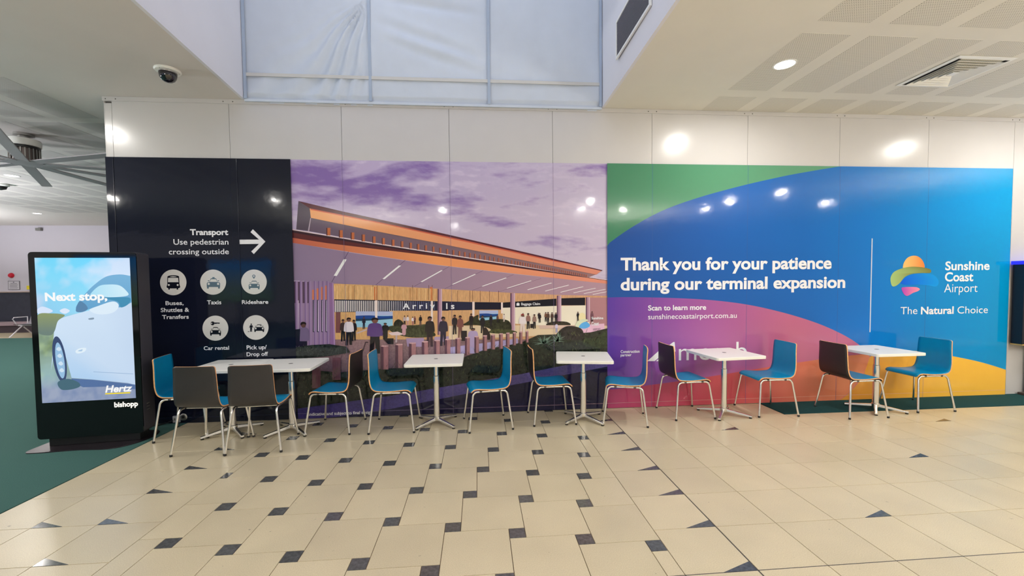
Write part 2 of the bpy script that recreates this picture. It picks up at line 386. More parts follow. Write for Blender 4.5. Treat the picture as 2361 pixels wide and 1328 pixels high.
# ================================================================== HOARDING WALL
wb = empty('wall_back'); tag(wb, 'white panelled hoarding with a wide printed mural on it', kind='structure')
ZH = 3.527
for n in range(0, 11):
    q = MB(); x0 = 1.2*n+(0.002 if n else 0.002); x1 = 1.2*(n+1)-0.002
    q.box(x0, x1, 0.0, 0.016, 0.003, ZH); q.build('panel', M_panel, wb)
q = MB(); q.box(-0.072, -0.002, 0.0, 0.016, 0.003, ZH-0.02); q.build('panel', M_panel, wb)
q = MB(); q.box(-0.070, 13.2, 0.0162, 0.09, 0.0, ZC-0.001); q.build('core', M_joint, wb)
q = MB(); q.box(-0.086, 13.2, -0.010, 0.016, ZH, ZC-0.0015); q.build('top_angle', M_panel, wb)
q = MB(); q.box(-0.0765, -0.0705, -0.001, 0.09, 0.0, ZC-0.0015); q.build('end_cap', M_panel, wb)
_s = MB(); _s.lathe([(0.0001, -0.003), (0.006, -0.002), (0.006, 0.0)], 8); _sm = _s.mesh('screw', [M_joint])
for n in range(0, 11):
    for dx in (-0.05, 0.05):
        o = bpy.data.objects.new('screw', _sm); C.objects.link(o); o.parent = wb; o.location = (1.2*n+dx, -0.0101, 3.548); o.rotation_euler = (-pi/2, 0, 0)
_s = MB(); _s.lathe([(0.0001, -0.003), (0.007, -0.002), (0.007, 0.0)], 8); _sm2 = _s.mesh('screw', [M_lamp_trim])
for x in (1.32, 1.42, 3.92, 4.65, 6.0, 7.15):
    o = bpy.data.objects.new('screw', _sm2); C.objects.link(o); o.parent = wb; o.location = (x, -0.0085, 0.075); o.rotation_euler = (-pi/2, 0, 0)
# far room seen past the hoarding's left end
wf = empty('wall_far'); tag(wf, 'far white wall with a dark lower band beyond the carpet', kind='structure')
q = MB(); q.box(-16, 13, 10.5, 10.65, 1.345, ZC); q.build('upper_wall', mat('far_wall_paint', L(196, 190, 200), 0.8), wf)
q = MB(); q.box(-16, 13, 10.47, 10.65, 0, 1.345); q.build('lower_band', mat('dark_wall_band', L(46, 48, 62), 0.7, noise_amt=0.1, noise_scale=8), wf)
q = MB(); q.box(-16, 13, 10.44, 10.5, 1.33, 1.365); q.build('rail', mat('rail_timber', L(170, 150, 140), 0.6), wf)
lg = empty('wall_ledge', (-11.5, 10.2, 0)); tag(lg, 'long low grey bench ledge along the far wall', 'ledge')
q = MB(); q.box(-3.5, 14, -0.05, 0.23, 0.24, 0.36); q.build('ledge_top', mat('ledge_top', L(150, 132, 140), 0.5), lg)
q = MB(); q.box(-3.5, 14, 0.0, 0.23, 0.0, 0.24); q.build('ledge_base', mat('ledge_base', L(60, 50, 58), 0.7), lg)
def plate(nm, label, cat, x, y, z, w, h, m, d=0.01):
    q = MB(); q.box(-w/2, w/2, -d, 0, -h/2, h/2); o = q.build(nm, m, None, bevel=0.002); o.location = (x, y, z); return tag(o, label, cat)
sg = empty('notice_sign', (-11.65, 10.495, 1.57)); tag(sg, 'small framed notice on the far wall left of the advertising display', 'sign')
q = MB(); q.box(-0.18, 0.18, -0.01, 0, -0.15, 0.15); q.build('frame', mat('sign_frame', L(90, 85, 95), 0.6), sg)
q = MB(); q.box(-0.165, 0.165, -0.013, -0.01, -0.135, 0.135); q.build('sheet', mat('sign_sheet', L(195, 190, 198), 0.6), sg)
q = MB()
q.box(-0.02, 0.02, -0.015, -0.013, 0.09, 0.12); q.box(-0.10, 0.10, -0.015, -0.013, 0.055, 0.07)
for k in range(5): q.box(-0.13+0.01*(k % 2), 0.13-0.015*(k % 3), -0.015, -0.013, 0.02-0.03*k, 0.03-0.03*k)
q.build('print', mat('sign_ink', L(105, 100, 112), 0.7), sg)
q = MB(); q.lathe([(0.0001, -0.07), (0.06, -0.06), (0.085, -0.02), (0.085, 0)], 20); o = q.build('alarm_beacon', mat('red_beacon', L(190, 20, 45), 0.35)); o.location = (-11.716, 10.498, 1.905); o.rotation_euler = (-pi/2, 0, 0)
tag(o, 'round red alarm beacon on the far wall above the notice', 'alarm')
plate('wall_sticker', 'small yellow sticker on the far wall beside the display', 'sticker', -11.22, 10.498, 1.49, 0.1, 0.13, mat('yellow_sticker', L(225, 205, 40), 0.5), 0.006)
plate('smoke_sensor', 'small grey box at the top of the far wall', 'sensor', -10.75, 10.49, 3.44, 0.16, 0.09, M_grey, 0.08)

# ================================================================== MURAL (flat print on the hoarding)
mu = empty('wall_mural', (5.35, 0, 0)); tag(mu, 'wide glossy printed mural of navy directions, dusk terminal picture and blue thank-you message', 'mural')
LAY = [0.0012]
def layer(step=0.00003): LAY[0] += step; return -LAY[0]
PMI = Matrix.Translation((-5.35, 0, 0))
def pbuild(q, name, m, label=None, parent=None):
    o = q.build(name, m, parent or mu, autosmooth=False)
    o.matrix_parent_inverse = PMI if (parent or mu) is mu else Matrix.Identity(4)
    if label: o['label'] = label
    if name in ('people_print', 'shrub_print', 'bollard_print', 'grass_print', 'garden_print', 'hall_print', 'timber_print', 'roof_print'): o['kind'] = 'stuff'
    return o
def cmap(s, ox, oy): return lambda p: (ox+p[0]/s, oy+p[1]/s)
def poly(q, pts, col, tf=None, new=True, mp=None):
    """filled outline given in picture-detail coordinates, laid flat on the wall"""
    y = layer() if new else -LAY[0]
    if tf: pts = [tf(p) for p in pts]
    w = [(mp or W)(*p) for p in pts]
    if mp is None: w = [(a, min(max(b_, 0.004), ZM)) for a, b_ in w]
    tris = tessellate_polygon([[Vector((a, b_, 0)) for a, b_ in w]])
    cs = [col(*p) if callable(col) else col for p in pts]
    vs = [(a, y, b_) for a, b_ in w]; fs = []
    for t in tris:
        (ax, _, az), (bx, _, bz), (cx, _, cz) = (vs[i] for i in t)
        fs.append(tuple(t) if ((bx-ax)*(cz-az)-(bz-az)*(cx-ax)) > 0 else tuple(t)[::-1])
    q.add(vs, fs, 0, cs)
def grid(q, x0, x1, y0, y1, nx, ny, fn, new=True):
    """x/y in photo pixels: dense print patch whose colour comes from fn"""
    y = layer() if new else -LAY[0]; vs = []; cs = []
    for j in range(ny+1):
        for i in range(nx+1):
            px = x0+(x1-x0)*i/nx; py = y0+(y1-y0)*j/ny
            a, z = W(px, py); vs.append((a, y, min(max(z, 0.004), ZM))); cs.append(fn(px, py))
    q.add(vs, [(j*(nx+1)+i, (j+1)*(nx+1)+i, (j+1)*(nx+1)+i+1, j*(nx+1)+i+1) for j in range(ny) for i in range(nx)], 0, cs)
def wgrid(q, x0, x1, z0, z1, nx, nz, fn):
    y = layer(); vs = []; cs = []
    for j in range(nz+1):
        for i in range(nx+1):
            x = x0+(x1-x0)*i/nx; z = z0+(z1-z0)*j/nz; vs.append((x, y, z)); cs.append(fn(x, z))
    q.add(vs, [(j*(nx+1)+i, j*(nx+1)+i+1, (j+1)*(nx+1)+i+1, (j+1)*(nx+1)+i) for j in range(nz) for i in range(nx)], 0, cs)
def lerp(a, b_, t): t = max(0, min(1, t)); return tuple(a[i]+(b_[i]-a[i])*t for i in range(4))
def interp(pts, x):
    if x <= pts[0][0]: return pts[0][1]
    for (xa, ya), (xb, yb) in zip(pts, pts[1:]):
        if x <= xb:
            t = (x-xa)/(xb-xa); return ya+(yb-ya)*t
    return pts[-1][1]
def smooth_curve(pts, n=10):
    """Catmull-Rom through pts"""
    out = []; P_ = [pts[0]]+list(pts)+[pts[-1]]
    for i in range(1, len(P_)-2):
        p0, p1, p2, p3 = P_[i-1:i+3]
        for k in range(n):
            t = k/n
            out.append(tuple(0.5*((2*p1[d])+(-p0[d]+p2[d])*t+(2*p0[d]-5*p1[d]+4*p2[d]-p3[d])*t*t+(-p0[d]+3*p1[d]-3*p2[d]+p3[d])*t**3) for d in (0, 1)))
    out.append(tuple(pts[-1])); return out
def closed_curve(pts, n=8):
    m = len(pts); out = []
    for i in range(m):
        p0, p1, p2, p3 = pts[i-1], pts[i], pts[(i+1) % m], pts[(i+2) % m]
        for k in range(n):
            t = k/n
            out.append(tuple(0.5*((2*p1[d])+(-p0[d]+p2[d])*t+(2*p0[d]-5*p1[d]+4*p2[d]-p3[d])*t*t+(-p0[d]+3*p1[d]-3*p2[d]+p3[d])*t**3) for d in (0, 1)))
    return out
def circ(cx, cy, r, n=28, ry=None): return [(cx+r*cos(2*pi*k/n), cy+(ry or r)*sin(2*pi*k/n)) for k in range(n)]
ZM = 2.931
# ---- base colours
q = MB(); wgrid(q, -0.0765, 1.842, 0.004, ZM, 2, 2, lambda x, z: P(17, 21, 38)); pbuild(q, 'navy_section', V_print, 'navy transport directions at the left end')
def skyc(px, py):
    u = (px-670)/730; v = (py-370)/290
    wv = v+0.035*noise.noise(Vector((u*4, v*4, 9)))
    n = noise.fractal(Vector((u*5.0+wv*2.0, wv*9.5, 0.3)), 1.0, 2.1, 6)
    n2 = noise.fractal(Vector((u*15+2, wv*24, 1.3)), 0.8, 2.1, 5)
    base = lerp(P(188, 170, 208), P(186, 176, 202), u*1.1)
    base = lerp(base, P(206, 192, 214), (v-0.30)*1.3)
    cover = 0.75*math.exp(-((v-0.13-0.42*u)/0.16)**2)*max(0.0, 1.0-1.7*abs(u-0.20)**1.3)
    cover += 0.42*math.exp(-((v-0.03)/0.13)**2)*(0.6+0.4*u) + 0.30*math.exp(-((v-0.55-0.25*(1-u))/0.13)**2)*max(0, u-0.5)*2
    d = n*0.75+n2*0.40+cover*1.15-0.30
    c = lerp(base, P(128, 100, 168), min(d*1.25, 0.92))
    hl = max(0, n2*0.8+0.25-abs(d)*1.5)
    return lerp(c, P(224, 212, 230), hl*0.7*(1.0 if u < 0.6 else 0.45))
q = MB(); grid(q, 668, 1402, 366, 680, 330, 150, skyc)
pic = pbuild(q, 'picture_section', V_print, 'dusk picture of a terminal forecourt')
# clip the sky print to its rectangle is not needed: the neighbours lie over it
c1 = cmap(3.148, 660, 360); c2 = cmap(3.148, 660, 640); c3 = cmap(6.296, 660, 640); c4 = cmap(6.296, 1035, 640)
q = MB()
grd = lambda px, py: lerp(P(150, 118, 122), P(96, 74, 92), (py-780)/110)
grid(q, 668, 1402, 650, 972, 40, 24, grd)
ground = pbuild(q, 'ground_print', V_soft, parent=pic)
q = MB()
# soffit, lower roof, clerestory and upper roof
sof = lambda px, py: lerp(P(140, 122, 152), P(178, 144, 158), (px-680)/720)
poly(q, [(28, 625), (500, 705), (1100, 792), (1700, 860), (2345, 925), (2345, 1018), (2000, 1008), (1650, 993), (1100, 962), (620, 936), (350, 925), (30, 900)], sof, c1)
for a, b_ in (((455, 688), (330, 915)), ((868, 752), (650, 935)), ((1190, 797), (930, 945)), ((1430, 830), (1150, 962)), ((1650, 860), (1350, 975)), ((1850, 888), (1540, 985))):
    poly(q, [(a[0]-2, a[1]), (a[0]+2, a[1]), (b_[0]+2, b_[1]), (b_[0]-2, b_[1])], P(88, 66, 98), c1)
for a, b_, w in (((428, 748), (356, 870), 11), ((826, 793), (706, 893), 8), ((1130, 828), (980, 914), 6), ((1372, 856), (1207, 932), 5), ((1597, 882), (1422, 946), 4.5), ((1778, 903), (1602, 960), 4), ((1926, 919), (1752, 971), 4), ((2050, 935), (1880, 980), 3.5), ((2155, 946), (1990, 989), 3.5), ((2245, 957), (2085, 993), 3), ((2318, 965), (2160, 999), 3), ((2325, 983), (2225, 1005), 3)):
    poly(q, [(a[0]-w, a[1]), (a[0]+w, a[1]+2), (b_[0]+w, b_[1]), (b_[0]-w, b_[1]-2)], P(250, 244, 250), c1)
org = lambda px, py: lerp(lerp(P(190, 96, 76), P(244, 158, 100), (px-680)/330), P(222, 142, 120), (px-1060)/260)
poly(q, [(28, 548), (48, 556), (600, 640), (1100, 712), (1700, 800), (2345, 905), (2345, 928), (1700, 858), (1100, 790), (500, 702), (28, 626)], org, c1)
poly(q, [(28, 548), (600, 640), (1100, 712), (1700, 808), (2345, 905), (1700, 815), (1100, 728), (600, 668), (300, 632), (28, 590)], P(92, 40, 42), c1)
poly(q, [(28, 528), (600, 622), (1100, 700), (1700, 795), (2345, 900), (2345, 906), (1700, 806), (1100, 714), (600, 640), (28, 545)], P(232, 210, 214), c1)
poly(q, [(28, 534), (600, 630), (1100, 708), (1700, 801), (2345, 904), (2345, 907), (1700, 808), (1100, 717), (600, 646), (28, 552)], P(60, 34, 44), c1)
# clerestory band
poly(q, [(178, 448), (2250, 858), (2190, 882), (1700, 795), (1100, 700), (600, 622), (165, 545)], lambda px, py: lerp(P(104, 88, 108), P(150, 116, 120), (px-720)/600), c1)
posts = [310, 400, 485, 563, 640, 708, 778, 843, 905, 960, 1015, 1070, 1120, 1170, 1215, 1258, 1297, 1335, 1372, 1408, 1443, 1478, 1510, 1542, 1575, 1605, 1637, 1665]
while posts[-1] < 2165: posts.append(posts[-1]+max(15, 26-len(posts)*0.25))
for x in posts:
    yb = interp([(165, 552), (600, 626), (1100, 702), (1700, 795), (2190, 880)], x); t = (x-310)/1875
    h = 58*(1-t)+20*t; w = 11*(1-t)**1.5+3.2*t
    poly(q, [(x-w, yb-h+2), (x+w, yb-h+2), (x+w, yb), (x-w, yb-2)], lambda px, py: lerp(P(196, 110, 66), P(176, 104, 84), (px-760)/500), c1)
    poly(q, [(x-w*1.7, yb-h+2), (x-w, yb-h+2), (x-w, yb), (x-w*1.7, yb-2)], P(84, 44, 46), c1)
orb = lambda px, py: lerp(P(244, 168, 108), P(216, 138, 116), (px-720)/620)
poly(q, [(172, 378), (700, 480), (1300, 608), (1900, 745), (2290, 830), (2250, 860), (1700, 752), (1100, 632), (600, 535), (178, 448)], orb, c1)
poly(q, [(178, 380), (700, 480), (1300, 608), (1900, 745), (2290, 832), (1900, 756), (1300, 622), (700, 492), (178, 390)], P(206, 96, 72), c1)
poly(q, [(88, 326), (400, 400), (1000, 530), (1700, 690), (2295, 828), (2290, 834), (1900, 748), (1300, 612), (700, 484), (172, 380)], P(88, 36, 48), c1)
poly(q, [(90, 328), (172, 380), (180, 450), (160, 543), (74, 532)], P(84, 72, 88), c1)
poly(q, [(176, 450), (182, 450), (168, 546), (158, 544)], P(178, 160, 176), c1)
pbuild(q, 'roof_print', V_print, parent=pic)
# interior
q = MB()
warm = lambda px, py: lerp(P(214, 168, 112), P(206, 158, 120), (px-770)/600)
poly(q, [(345, 925), (620, 936), (1100, 962), (1650, 993), (2000, 1008), (2345, 1015), (2345, 1330), (345, 1330)], warm, c1)
for x in (995, 1260, 1320, 1565, 1835, 2070, 2120): poly(q, [(x-3, 110), (x+3, 110), (x+3, 330), (x-3, 330)], P(96, 58, 40), c3)
for x in (1285, 1310, 2095, 2115): poly(q, [(x-8, 135), (x+8, 135), (x+8, 330), (x-8, 330)], P(206, 112, 60), c3)
for x in (128, 305, 345, 455, 590, 720): poly(q, [(x-3, 190), (x+3, 190), (x+3, 350), (x-3, 350)], P(110, 66, 46), c4)
for k in range(46):
    x = 700+k*33+random.uniform(-5, 5)
    if x < 2190: poly(q, [(x, 112+(x-700)*0.036), (x+14, 112+(x-700)*0.036), (x+14, 322), (x, 322)], lerp(P(232, 196, 140), P(190, 136, 84), random.random()), c3, new=(k == 0))
pbuild(q, 'timber_print', V_wood, parent=pic)
q = MB()
# white hall on the right, dark fascia, stripes and signs
poly(q, [(780, 430), (2040, 400), (2040, 690), (1300, 700), (780, 650)], P(238, 228, 208), c4)
poly(q, [(0, 700), (1300, 690), (2300, 690), (2300, 800), (0, 900)], P(228, 204, 170), c4)
poly(q, [(2045, 290), (2320, 290), (2320, 700), (2045, 690)], P(176, 128, 134), c4)
poly(q, [(700, 315), (2361, 345), (2361, 480), (1500, 480), (1500, 500), (700, 500)], P(34, 32, 52), c3)
poly(q, [(-60, 345), (340, 355), (340, 470), (-60, 475)], P(34, 32, 52), c4); poly(q, [(375, 355), (757, 360), (757, 465), (375, 465)], P(26, 24, 42), c4)
poly(q, [(783, 362), (1560, 305), (1560, 410), (783, 438)], P(24, 20, 30), c4); poly(q, [(1630, 300), (1975, 290), (1975, 402), (1630, 402)], P(28, 22, 30), c4)
for k in range(54):
    x = 708+k*27.2; w = 15*(1-k/75)
    if 1285 < x < 1330: continue
    poly(q, [(x, 332+k*0.3), (x+w, 332+k*0.3), (x+w, 498-k*0.5), (x, 498-k*0.5)], lerp(P(236, 228, 226), P(120, 126, 176), (k-26)/18), c3, new=(k == 0))
for k in range(30): poly(q, [(k*11, 360), (k*11+3, 360), (k*11+3, 465), (k*11, 465)], P(52, 56, 92), c4, new=(k == 0))
# picture screens
def seaview(x0, x1, y0, y1, tf):
    h = y1-y0
    poly(q, [(x0, y0), (x1, y0), (x1, y1), (x0, y1)], P(150, 200, 226), tf)
    poly(q, [(x0, y0), (x1, y0), (x1, y0+h*.26), (x0, y0+h*.26)], P(176, 186, 222), tf)
    poly(q, smooth_curve([(x0, y0+h*.27), (x0+(x1-x0)*.4, y0+h*.25), (x0+(x1-x0)*.7, y0+h*.30), (x1, y0+h*.28)], 6)+[(x1, y0+h*.45), (x0+(x1-x0)*.6, y0+h*.5), (x0, y0+h*.46)], P(28, 70, 146), tf)
    poly(q, [(x0, y0+h*.46), (x0+(x1-x0)*.6, y0+h*.47), (x1, y0+h*.42), (x1, y0+h*.47), (x0+(x1-x0)*.5, y0+h*.56), (x0, y0+h*.62)], P(30, 64, 92), tf)
seaview(1010, 1548, 490, 720, c3); seaview(442, 715, 475, 655, c4)
# columns
col_ = lambda x0, x1, y0, y1, tf, a, b2=None: poly(q, [(x0, y0), (x1, y0), (x1, y1), (x0, y1)], a, tf)
for x0, x1, y0, y1, tf in ((1292, 1325, 330, 620, c3), (2100, 2130, 340, 640, c3), (340, 372, 350, 560, c4), (757, 783, 360, 520, c4)): col_(x0, x1, y0, y1, tf, P(240, 222, 216))
for x0, x1, y0, y1, tf in ((2197, 2262, 165, 830, c3), (890, 960, 225, 770, c4), (1565, 1630, 262, 690, c4), (1985, 2045, 285, 640, c4)):
    col_(x0, x1, y0, y1, tf, P(178, 138, 156)); col_(x0, x0+(x1-x0)*.3, y0, y1, tf, P(104, 72, 96)); col_(x0+(x1-x0)*.72, x1, y0, y1, tf, P(206, 176, 192))
# screen of purple battens at the left
poly(q, [(50, 50), (620, 70), (620, 1010), (50, 1010)], P(146, 120, 152), c3)
poly(q, [(380, 180), (600, 110), (600, 320), (380, 320)], P(206, 120, 84), c3); poly(q, [(60, 60), (330, 60), (330, 370), (60, 370)], P(84, 62, 84), c3)
for x in (150, 390, 450, 512, 572): poly(q, [(x, 325), (x+34, 325), (x+34, 790), (x, 790)], P(34, 30, 50), c3); poly(q, [(x+14, 330), (x+32, 330), (x+32, 780), (x+14, 780)], P(232, 220, 240), c3)
for x in (60, 135, 200, 270, 330, 405, 470, 530, 590): poly(q, [(x, 50), (x+38, 50), (x+46, 1012), (x+6, 1012)], P(152, 126, 164), c3); poly(q, [(x, 50), (x+10, 50), (x+16, 1012), (x+6, 1012)], P(112, 86, 136), c3)
poly(q, [(625, 75), (690, 78), (716, 975), (640, 985)], P(140, 104, 150), c3); poly(q, [(670, 77), (690, 78), (716, 975), (694, 978)], P(168, 134, 178), c3)
poly(q, [(722, 500), (790, 500), (792, 800), (722, 800)], P(120, 74, 74), c3)
pbuild(q, 'hall_print', V_print, parent=pic)
# planting, benches, people, bollards
q = MB()
poly(q, closed_curve([(1480, 720), (1600, 690), (1850, 690), (2060, 680), (2120, 760), (2150, 850), (1800, 865), (1560, 800)]), P(58, 62, 40), c3)
poly(q, closed_curve([(1575, 640), (1630, 605), (1690, 640), (1700, 700), (1570, 700)]), P(42, 42, 30), c3)
poly(q, closed_curve([(270, 640), (420, 540), (450, 620), (730, 600), (880, 640), (890, 780), (640, 790), (590, 740), (420, 690), (200, 690)]), P(44, 46, 30), c4)
poly(q, closed_curve([(590, 800), (640, 750), (760, 745), (900, 760), (990, 790), (900, 815)]), P(64, 68, 38), c4)
poly(q, closed_curve([(1420, 690), (1500, 640), (1700, 640), (1750, 690)]), P(52, 46, 36), c4)
pbuild(q, 'shrub_print', V_leaf, parent=pic)
q = MB()
poly(q, [(1740, 880), (2000, 872), (2000, 1005), (1760, 1000)], P(164, 140, 178), c3); poly(q, [(2150, 860), (2361, 850), (2361, 930), (2150, 930)], P(172, 148, 180), c3)
poly(q, [(1300, 690), (1860, 690), (1860, 745), (1320, 740)], P(214, 184, 170), c4); poly(q, [(0, 1010), (500, 950), (1000, 880), (1000, 980), (400, 1100), (0, 1100)], P(176, 164, 208), c4)
poly(q, [(1480, 800), (1620, 782), (1712, 820), (1640, 836), (1530, 836)], P(226, 204, 206), c3); poly(q, [(1590, 836), (1615, 836), (1610, 940), (1585, 940)], P(190, 170, 176), c3)
poly(q, [(1020, 800), (1170, 745), (1180, 760), (1030, 815)], P(200, 180, 184), c3)
def person(x, yt, yb, top, leg, tf, w=1.0, skin=(120, 82, 72), hair=(34, 24, 26), sit=False):
    h = yb-yt; hw = 0.115*h*w
    k = tf
    if not sit:
        poly(q, [(x-hw*.72, yt+h*.47), (x+hw*.72, yt+h*.47), (x+hw*.78, yt+h*.98), (x+hw*.2, yt+h*.98), (x, yt+h*.6), (x-hw*.25, yt+h), (x-hw*.85, yt+h)], P(*leg), k)
    poly(q, closed_curve([(x-hw*.45, yt+h*.155), (x+hw*.45, yt+h*.155), (x+hw*1.05, yt+h*.22), (x+hw*1.25, yt+h*.48), (x+hw*.85, yt+h*.50), (x+hw*.7, yt+h*(.52 if not sit else .98)), (x-hw*.7, yt+h*(.52 if not sit else .98)), (x-hw*.85, yt+h*.50), (x-hw*1.25, yt+h*.48), (x-hw*1.05, yt+h*.22)], 4), P(*top), k)
    poly(q, circ(x, yt+h*.085, hw*.5, 14, ry=h*.072), P(*skin), k)
    poly(q, closed_curve([(x-hw*.52, yt+h*.09), (x-hw*.45, yt+h*.02), (x, yt), (x+hw*.48, yt+h*.025), (x+hw*.5, yt+h*.075), (x, yt+h*.055)], 4), P(*hair), k)
D = (30, 26, 34); N = (44, 40, 60)
for a in ((1720, 550, 700, (190, 170, 170), D), (1765, 548, 695, (226, 214, 216), (200, 150, 140)), (1838, 565, 690, (232, 222, 224), (170, 110, 110)), (1868, 560, 675, (120, 70, 70), D), (1950, 545, 705, (28, 22, 28), (90, 70, 70)), (1130, 565, 745, N, N), (828, 603, 925, (66, 50, 50), D), (985, 610, 918, (44, 34, 40), D)): person(*a, c3)
person(912, 578, 982, (226, 218, 226), D, c3, 1.25)
person(1440, 655, 885, (24, 24, 30), D, c3, 1.6, sit=True); person(1712, 655, 830, (196, 150, 160), D, c3, 1.6, sit=True)
poly(q, [(1400, 880), (1560, 880), (1560, 965), (1480, 965)], P(26, 24, 32), c3)
person(1290, 578, 1110, (94, 66, 128), (24, 22, 30), c3, 1.5)
poly(q, [(1110, 1060), (1150, 930), (1190, 930), (1196, 945), (1160, 945), (1124, 1065)], P(60, 40, 50), c3)
person(2085, 560, 1010, (38, 32, 36), (60, 42, 52), c3, 1.1); poly(q, [(2040, 700), (2130, 700), (2120, 860), (2050, 860)], P(34, 28, 32), c3)
person(2280, 565, 990, N, (38, 34, 56), c3, 1.1)
for a in ((1075, 515, 640, D, D), (1150, 515, 745, (150, 110, 100), D), (1240, 530, 742, (150, 120, 110), D), (1300, 510, 600, D, D), (1318, 512, 655, D, D), (1405, 500, 640, (120, 80, 60), D), (1438, 498, 662, (90, 66, 54), D), (1495, 503, 655, (84, 60, 52), D), (1552, 505, 660, D, D), (1870, 495, 628, D, D), (1560, 655, 800, (206, 196, 220), (150, 150, 190)), (2075, 490, 640, (120, 80, 90), D), (85, 537, 825, (44, 38, 42), D), (165, 548, 880, (126, 78, 72), (120, 80, 72)), (325, 520, 745, (32, 24, 28), D), (488, 545, 805, (30, 26, 34), D), (610, 538, 705, (34, 30, 40), D), (706, 540, 655, (100, 66, 60), D), (800, 525, 640, (228, 214, 206), (210, 190, 180))): person(*a, c4)
person(1068, 525, 800, (232, 220, 222), (226, 206, 200), c4, 1.35, hair=(150, 50, 50))
poly(q, [(180, 770), (262, 770), (262, 920), (185, 915)], P(30, 26, 32), c4); poly(q, [(1180, 670), (1225, 670), (1225, 730), (1180, 730)], P(30, 26, 32), c4)
poly(q, closed_curve([(500, 750), (530, 720), (560, 750), (600, 830), (590, 900), (500, 860)]), P(40, 28, 32), c4)
person(350, 730, 1000, (176, 156, 194), D, c4, 1.9, sit=True)
person(255, 640, 1180, (112, 96, 130), (34, 30, 48), c3, 1.2, skin=(96, 66, 62)); poly(q, [(140, 750), (210, 745), (200, 980), (165, 1020), (110, 900)], P(30, 28, 44), c3)
# counter with the airport's logo
poly(q, [(1900, 690), (2250, 665), (2258, 780), (2040, 890), (1950, 880)], P(228, 184, 208), c4)
poly(q, circ(1930, 580, 52, 24, ry=70), P(244, 226, 176), c4); poly(q, closed_curve([(1835, 690), (1870, 630), (1960, 600), (2020, 620), (1930, 660), (1880, 740), (1840, 740)]), P(214, 220, 190), c4)
poly(q, closed_curve([(1885, 720), (1920, 665), (1990, 640), (2040, 680), (2030, 715), (1960, 740)]), P(90, 170, 230), c4)
pbuild(q, 'people_print', V_print, parent=pic)
# garden bed, bollards, kerb and road in the foreground
q = MB()
poly(q, [(660, 800)]+[(680, 800), (720, 795), (760, 793), (800, 799), (808, 812), (760, 820), (720, 824), (660, 828)], P(40, 46, 44))
poly(q, [(690, 850), (780, 858), (880, 850), (960, 846), (1040, 835), (1078, 820), (1120, 805), (1200, 790), (1240, 772), (1300, 770), (1360, 766), (1402, 756), (1402, 850), (1250, 880), (1100, 905), (900, 945), (760, 970), (668, 980), (668, 900)], P(34, 40, 32))
poly(q, closed_curve([(1550, 830), (1650, 730), (1760, 700), (1900, 730), (1950, 800), (1930, 900), (1700, 900), (1560, 880)]), P(38, 34, 36), c4)
poly(q, closed_curve([(1950, 900), (2100, 870), (2200, 820), (2300, 780), (2320, 1000), (2000, 1000)]), P(40, 52, 34), c4)
pbuild(q, 'garden_print', V_leaf, parent=pic)
q = MB()
for x, yt, yb, w in ((1747, 392, 470, 20), (1702, 396, 480, 22), (1655, 402, 490, 24), (1607, 405, 505, 26), (1558, 410, 515, 28), (1500, 417, 520, 30), (1442, 424, 530, 31), (1382, 430, 545, 33), (1315, 437, 560, 35), (1246, 443, 560, 37), (1172, 450, 565, 40), (1095, 458, 565, 42), (1008, 467, 570, 46), (917, 477, 585, 50), (820, 487, 655, 52), (715, 498, 665, 56)):
    poly(q, [(x-w*.5, yt), (x+w*.5, yt), (x+w*.5, yb), (x-w*.5, yb)], P(164, 116, 120), c2)
    poly(q, [(x-w*.5, yt), (x-w*.12, yt), (x-w*.12, yb), (x-w*.5, yb)], P(88, 56, 72), c2)
    poly(q, [(x-w*.5, yt), (x-w*.3, yt-7), (x+w*.5, yt-7), (x+w*.5, yt), (x-w*.12, yt+3)], P(206, 164, 166), c2)
for x, yt, yb, w in ((368, 580, 740, 60), (222, 655, 800, 62)): poly(q, [(x-w/2, yt), (x+w/2, yt), (x+w/2, yb), (x-w/2, yb)], P(110, 72, 82), c2)
pbuild(q, 'bollard_print', V_wood, parent=pic)
q = MB()
poly(q, [(668, 944), (900, 912), (1060, 885), (1200, 862), (1300, 842), (1402, 826), (1402, 848), (1250, 878), (1100, 906), (900, 944), (760, 968), (668, 985)], lambda px, py: lerp(P(56, 48, 112), P(96, 86, 150), (px-700)/600))
poly(q, [(668, 972), (760, 966), (900, 942), (1100, 902), (1250, 874), (1402, 844), (1402, 1000), (668, 1000)], P(30, 28, 58))
pbuild(q, 'kerb_print', V_soft, parent=pic)
q = MB(); y_ = layer()
def blade(cx, cy, dx, dy, w, col):
    n = 5; pts = []
    for k in range(n+1):
        t = k/n; pts.append((cx+dx*t, cy+dy*t+(dx*dx*0.004+6)*t*t*0.6))
    L1 = [(p[0]-w*(1-i/n), p[1]) for i, p in enumerate(pts)]; R1 = [(p[0]+w*(1-i/n), p[1]+w*0.5*(1-i/n)) for i, p in enumerate(pts)]
    poly(q, L1+R1[::-1], col, None, new=False)
for k in range(420):
    x = random.uniform(700, 1395); yy = random.uniform(interp([(700, 850), (960, 838), (1080, 812), (1240, 775), (1395, 760)], x), interp([(700, 930), (900, 900), (1200, 855), (1395, 822)], x))
    g = random.random(); blade(x, yy, random.uniform(-7, 7), -random.uniform(5, 14), 0.5, lerp(P(50, 62, 40), P(104, 116, 70), g*g))
for k in range(140): blade(random.uniform(672, 805), random.uniform(800, 822), random.uniform(-4, 4), -random.uniform(4, 12), 0.5, lerp(P(44, 52, 48), P(86, 96, 84), random.random()))
LAY[0] += 0.0002
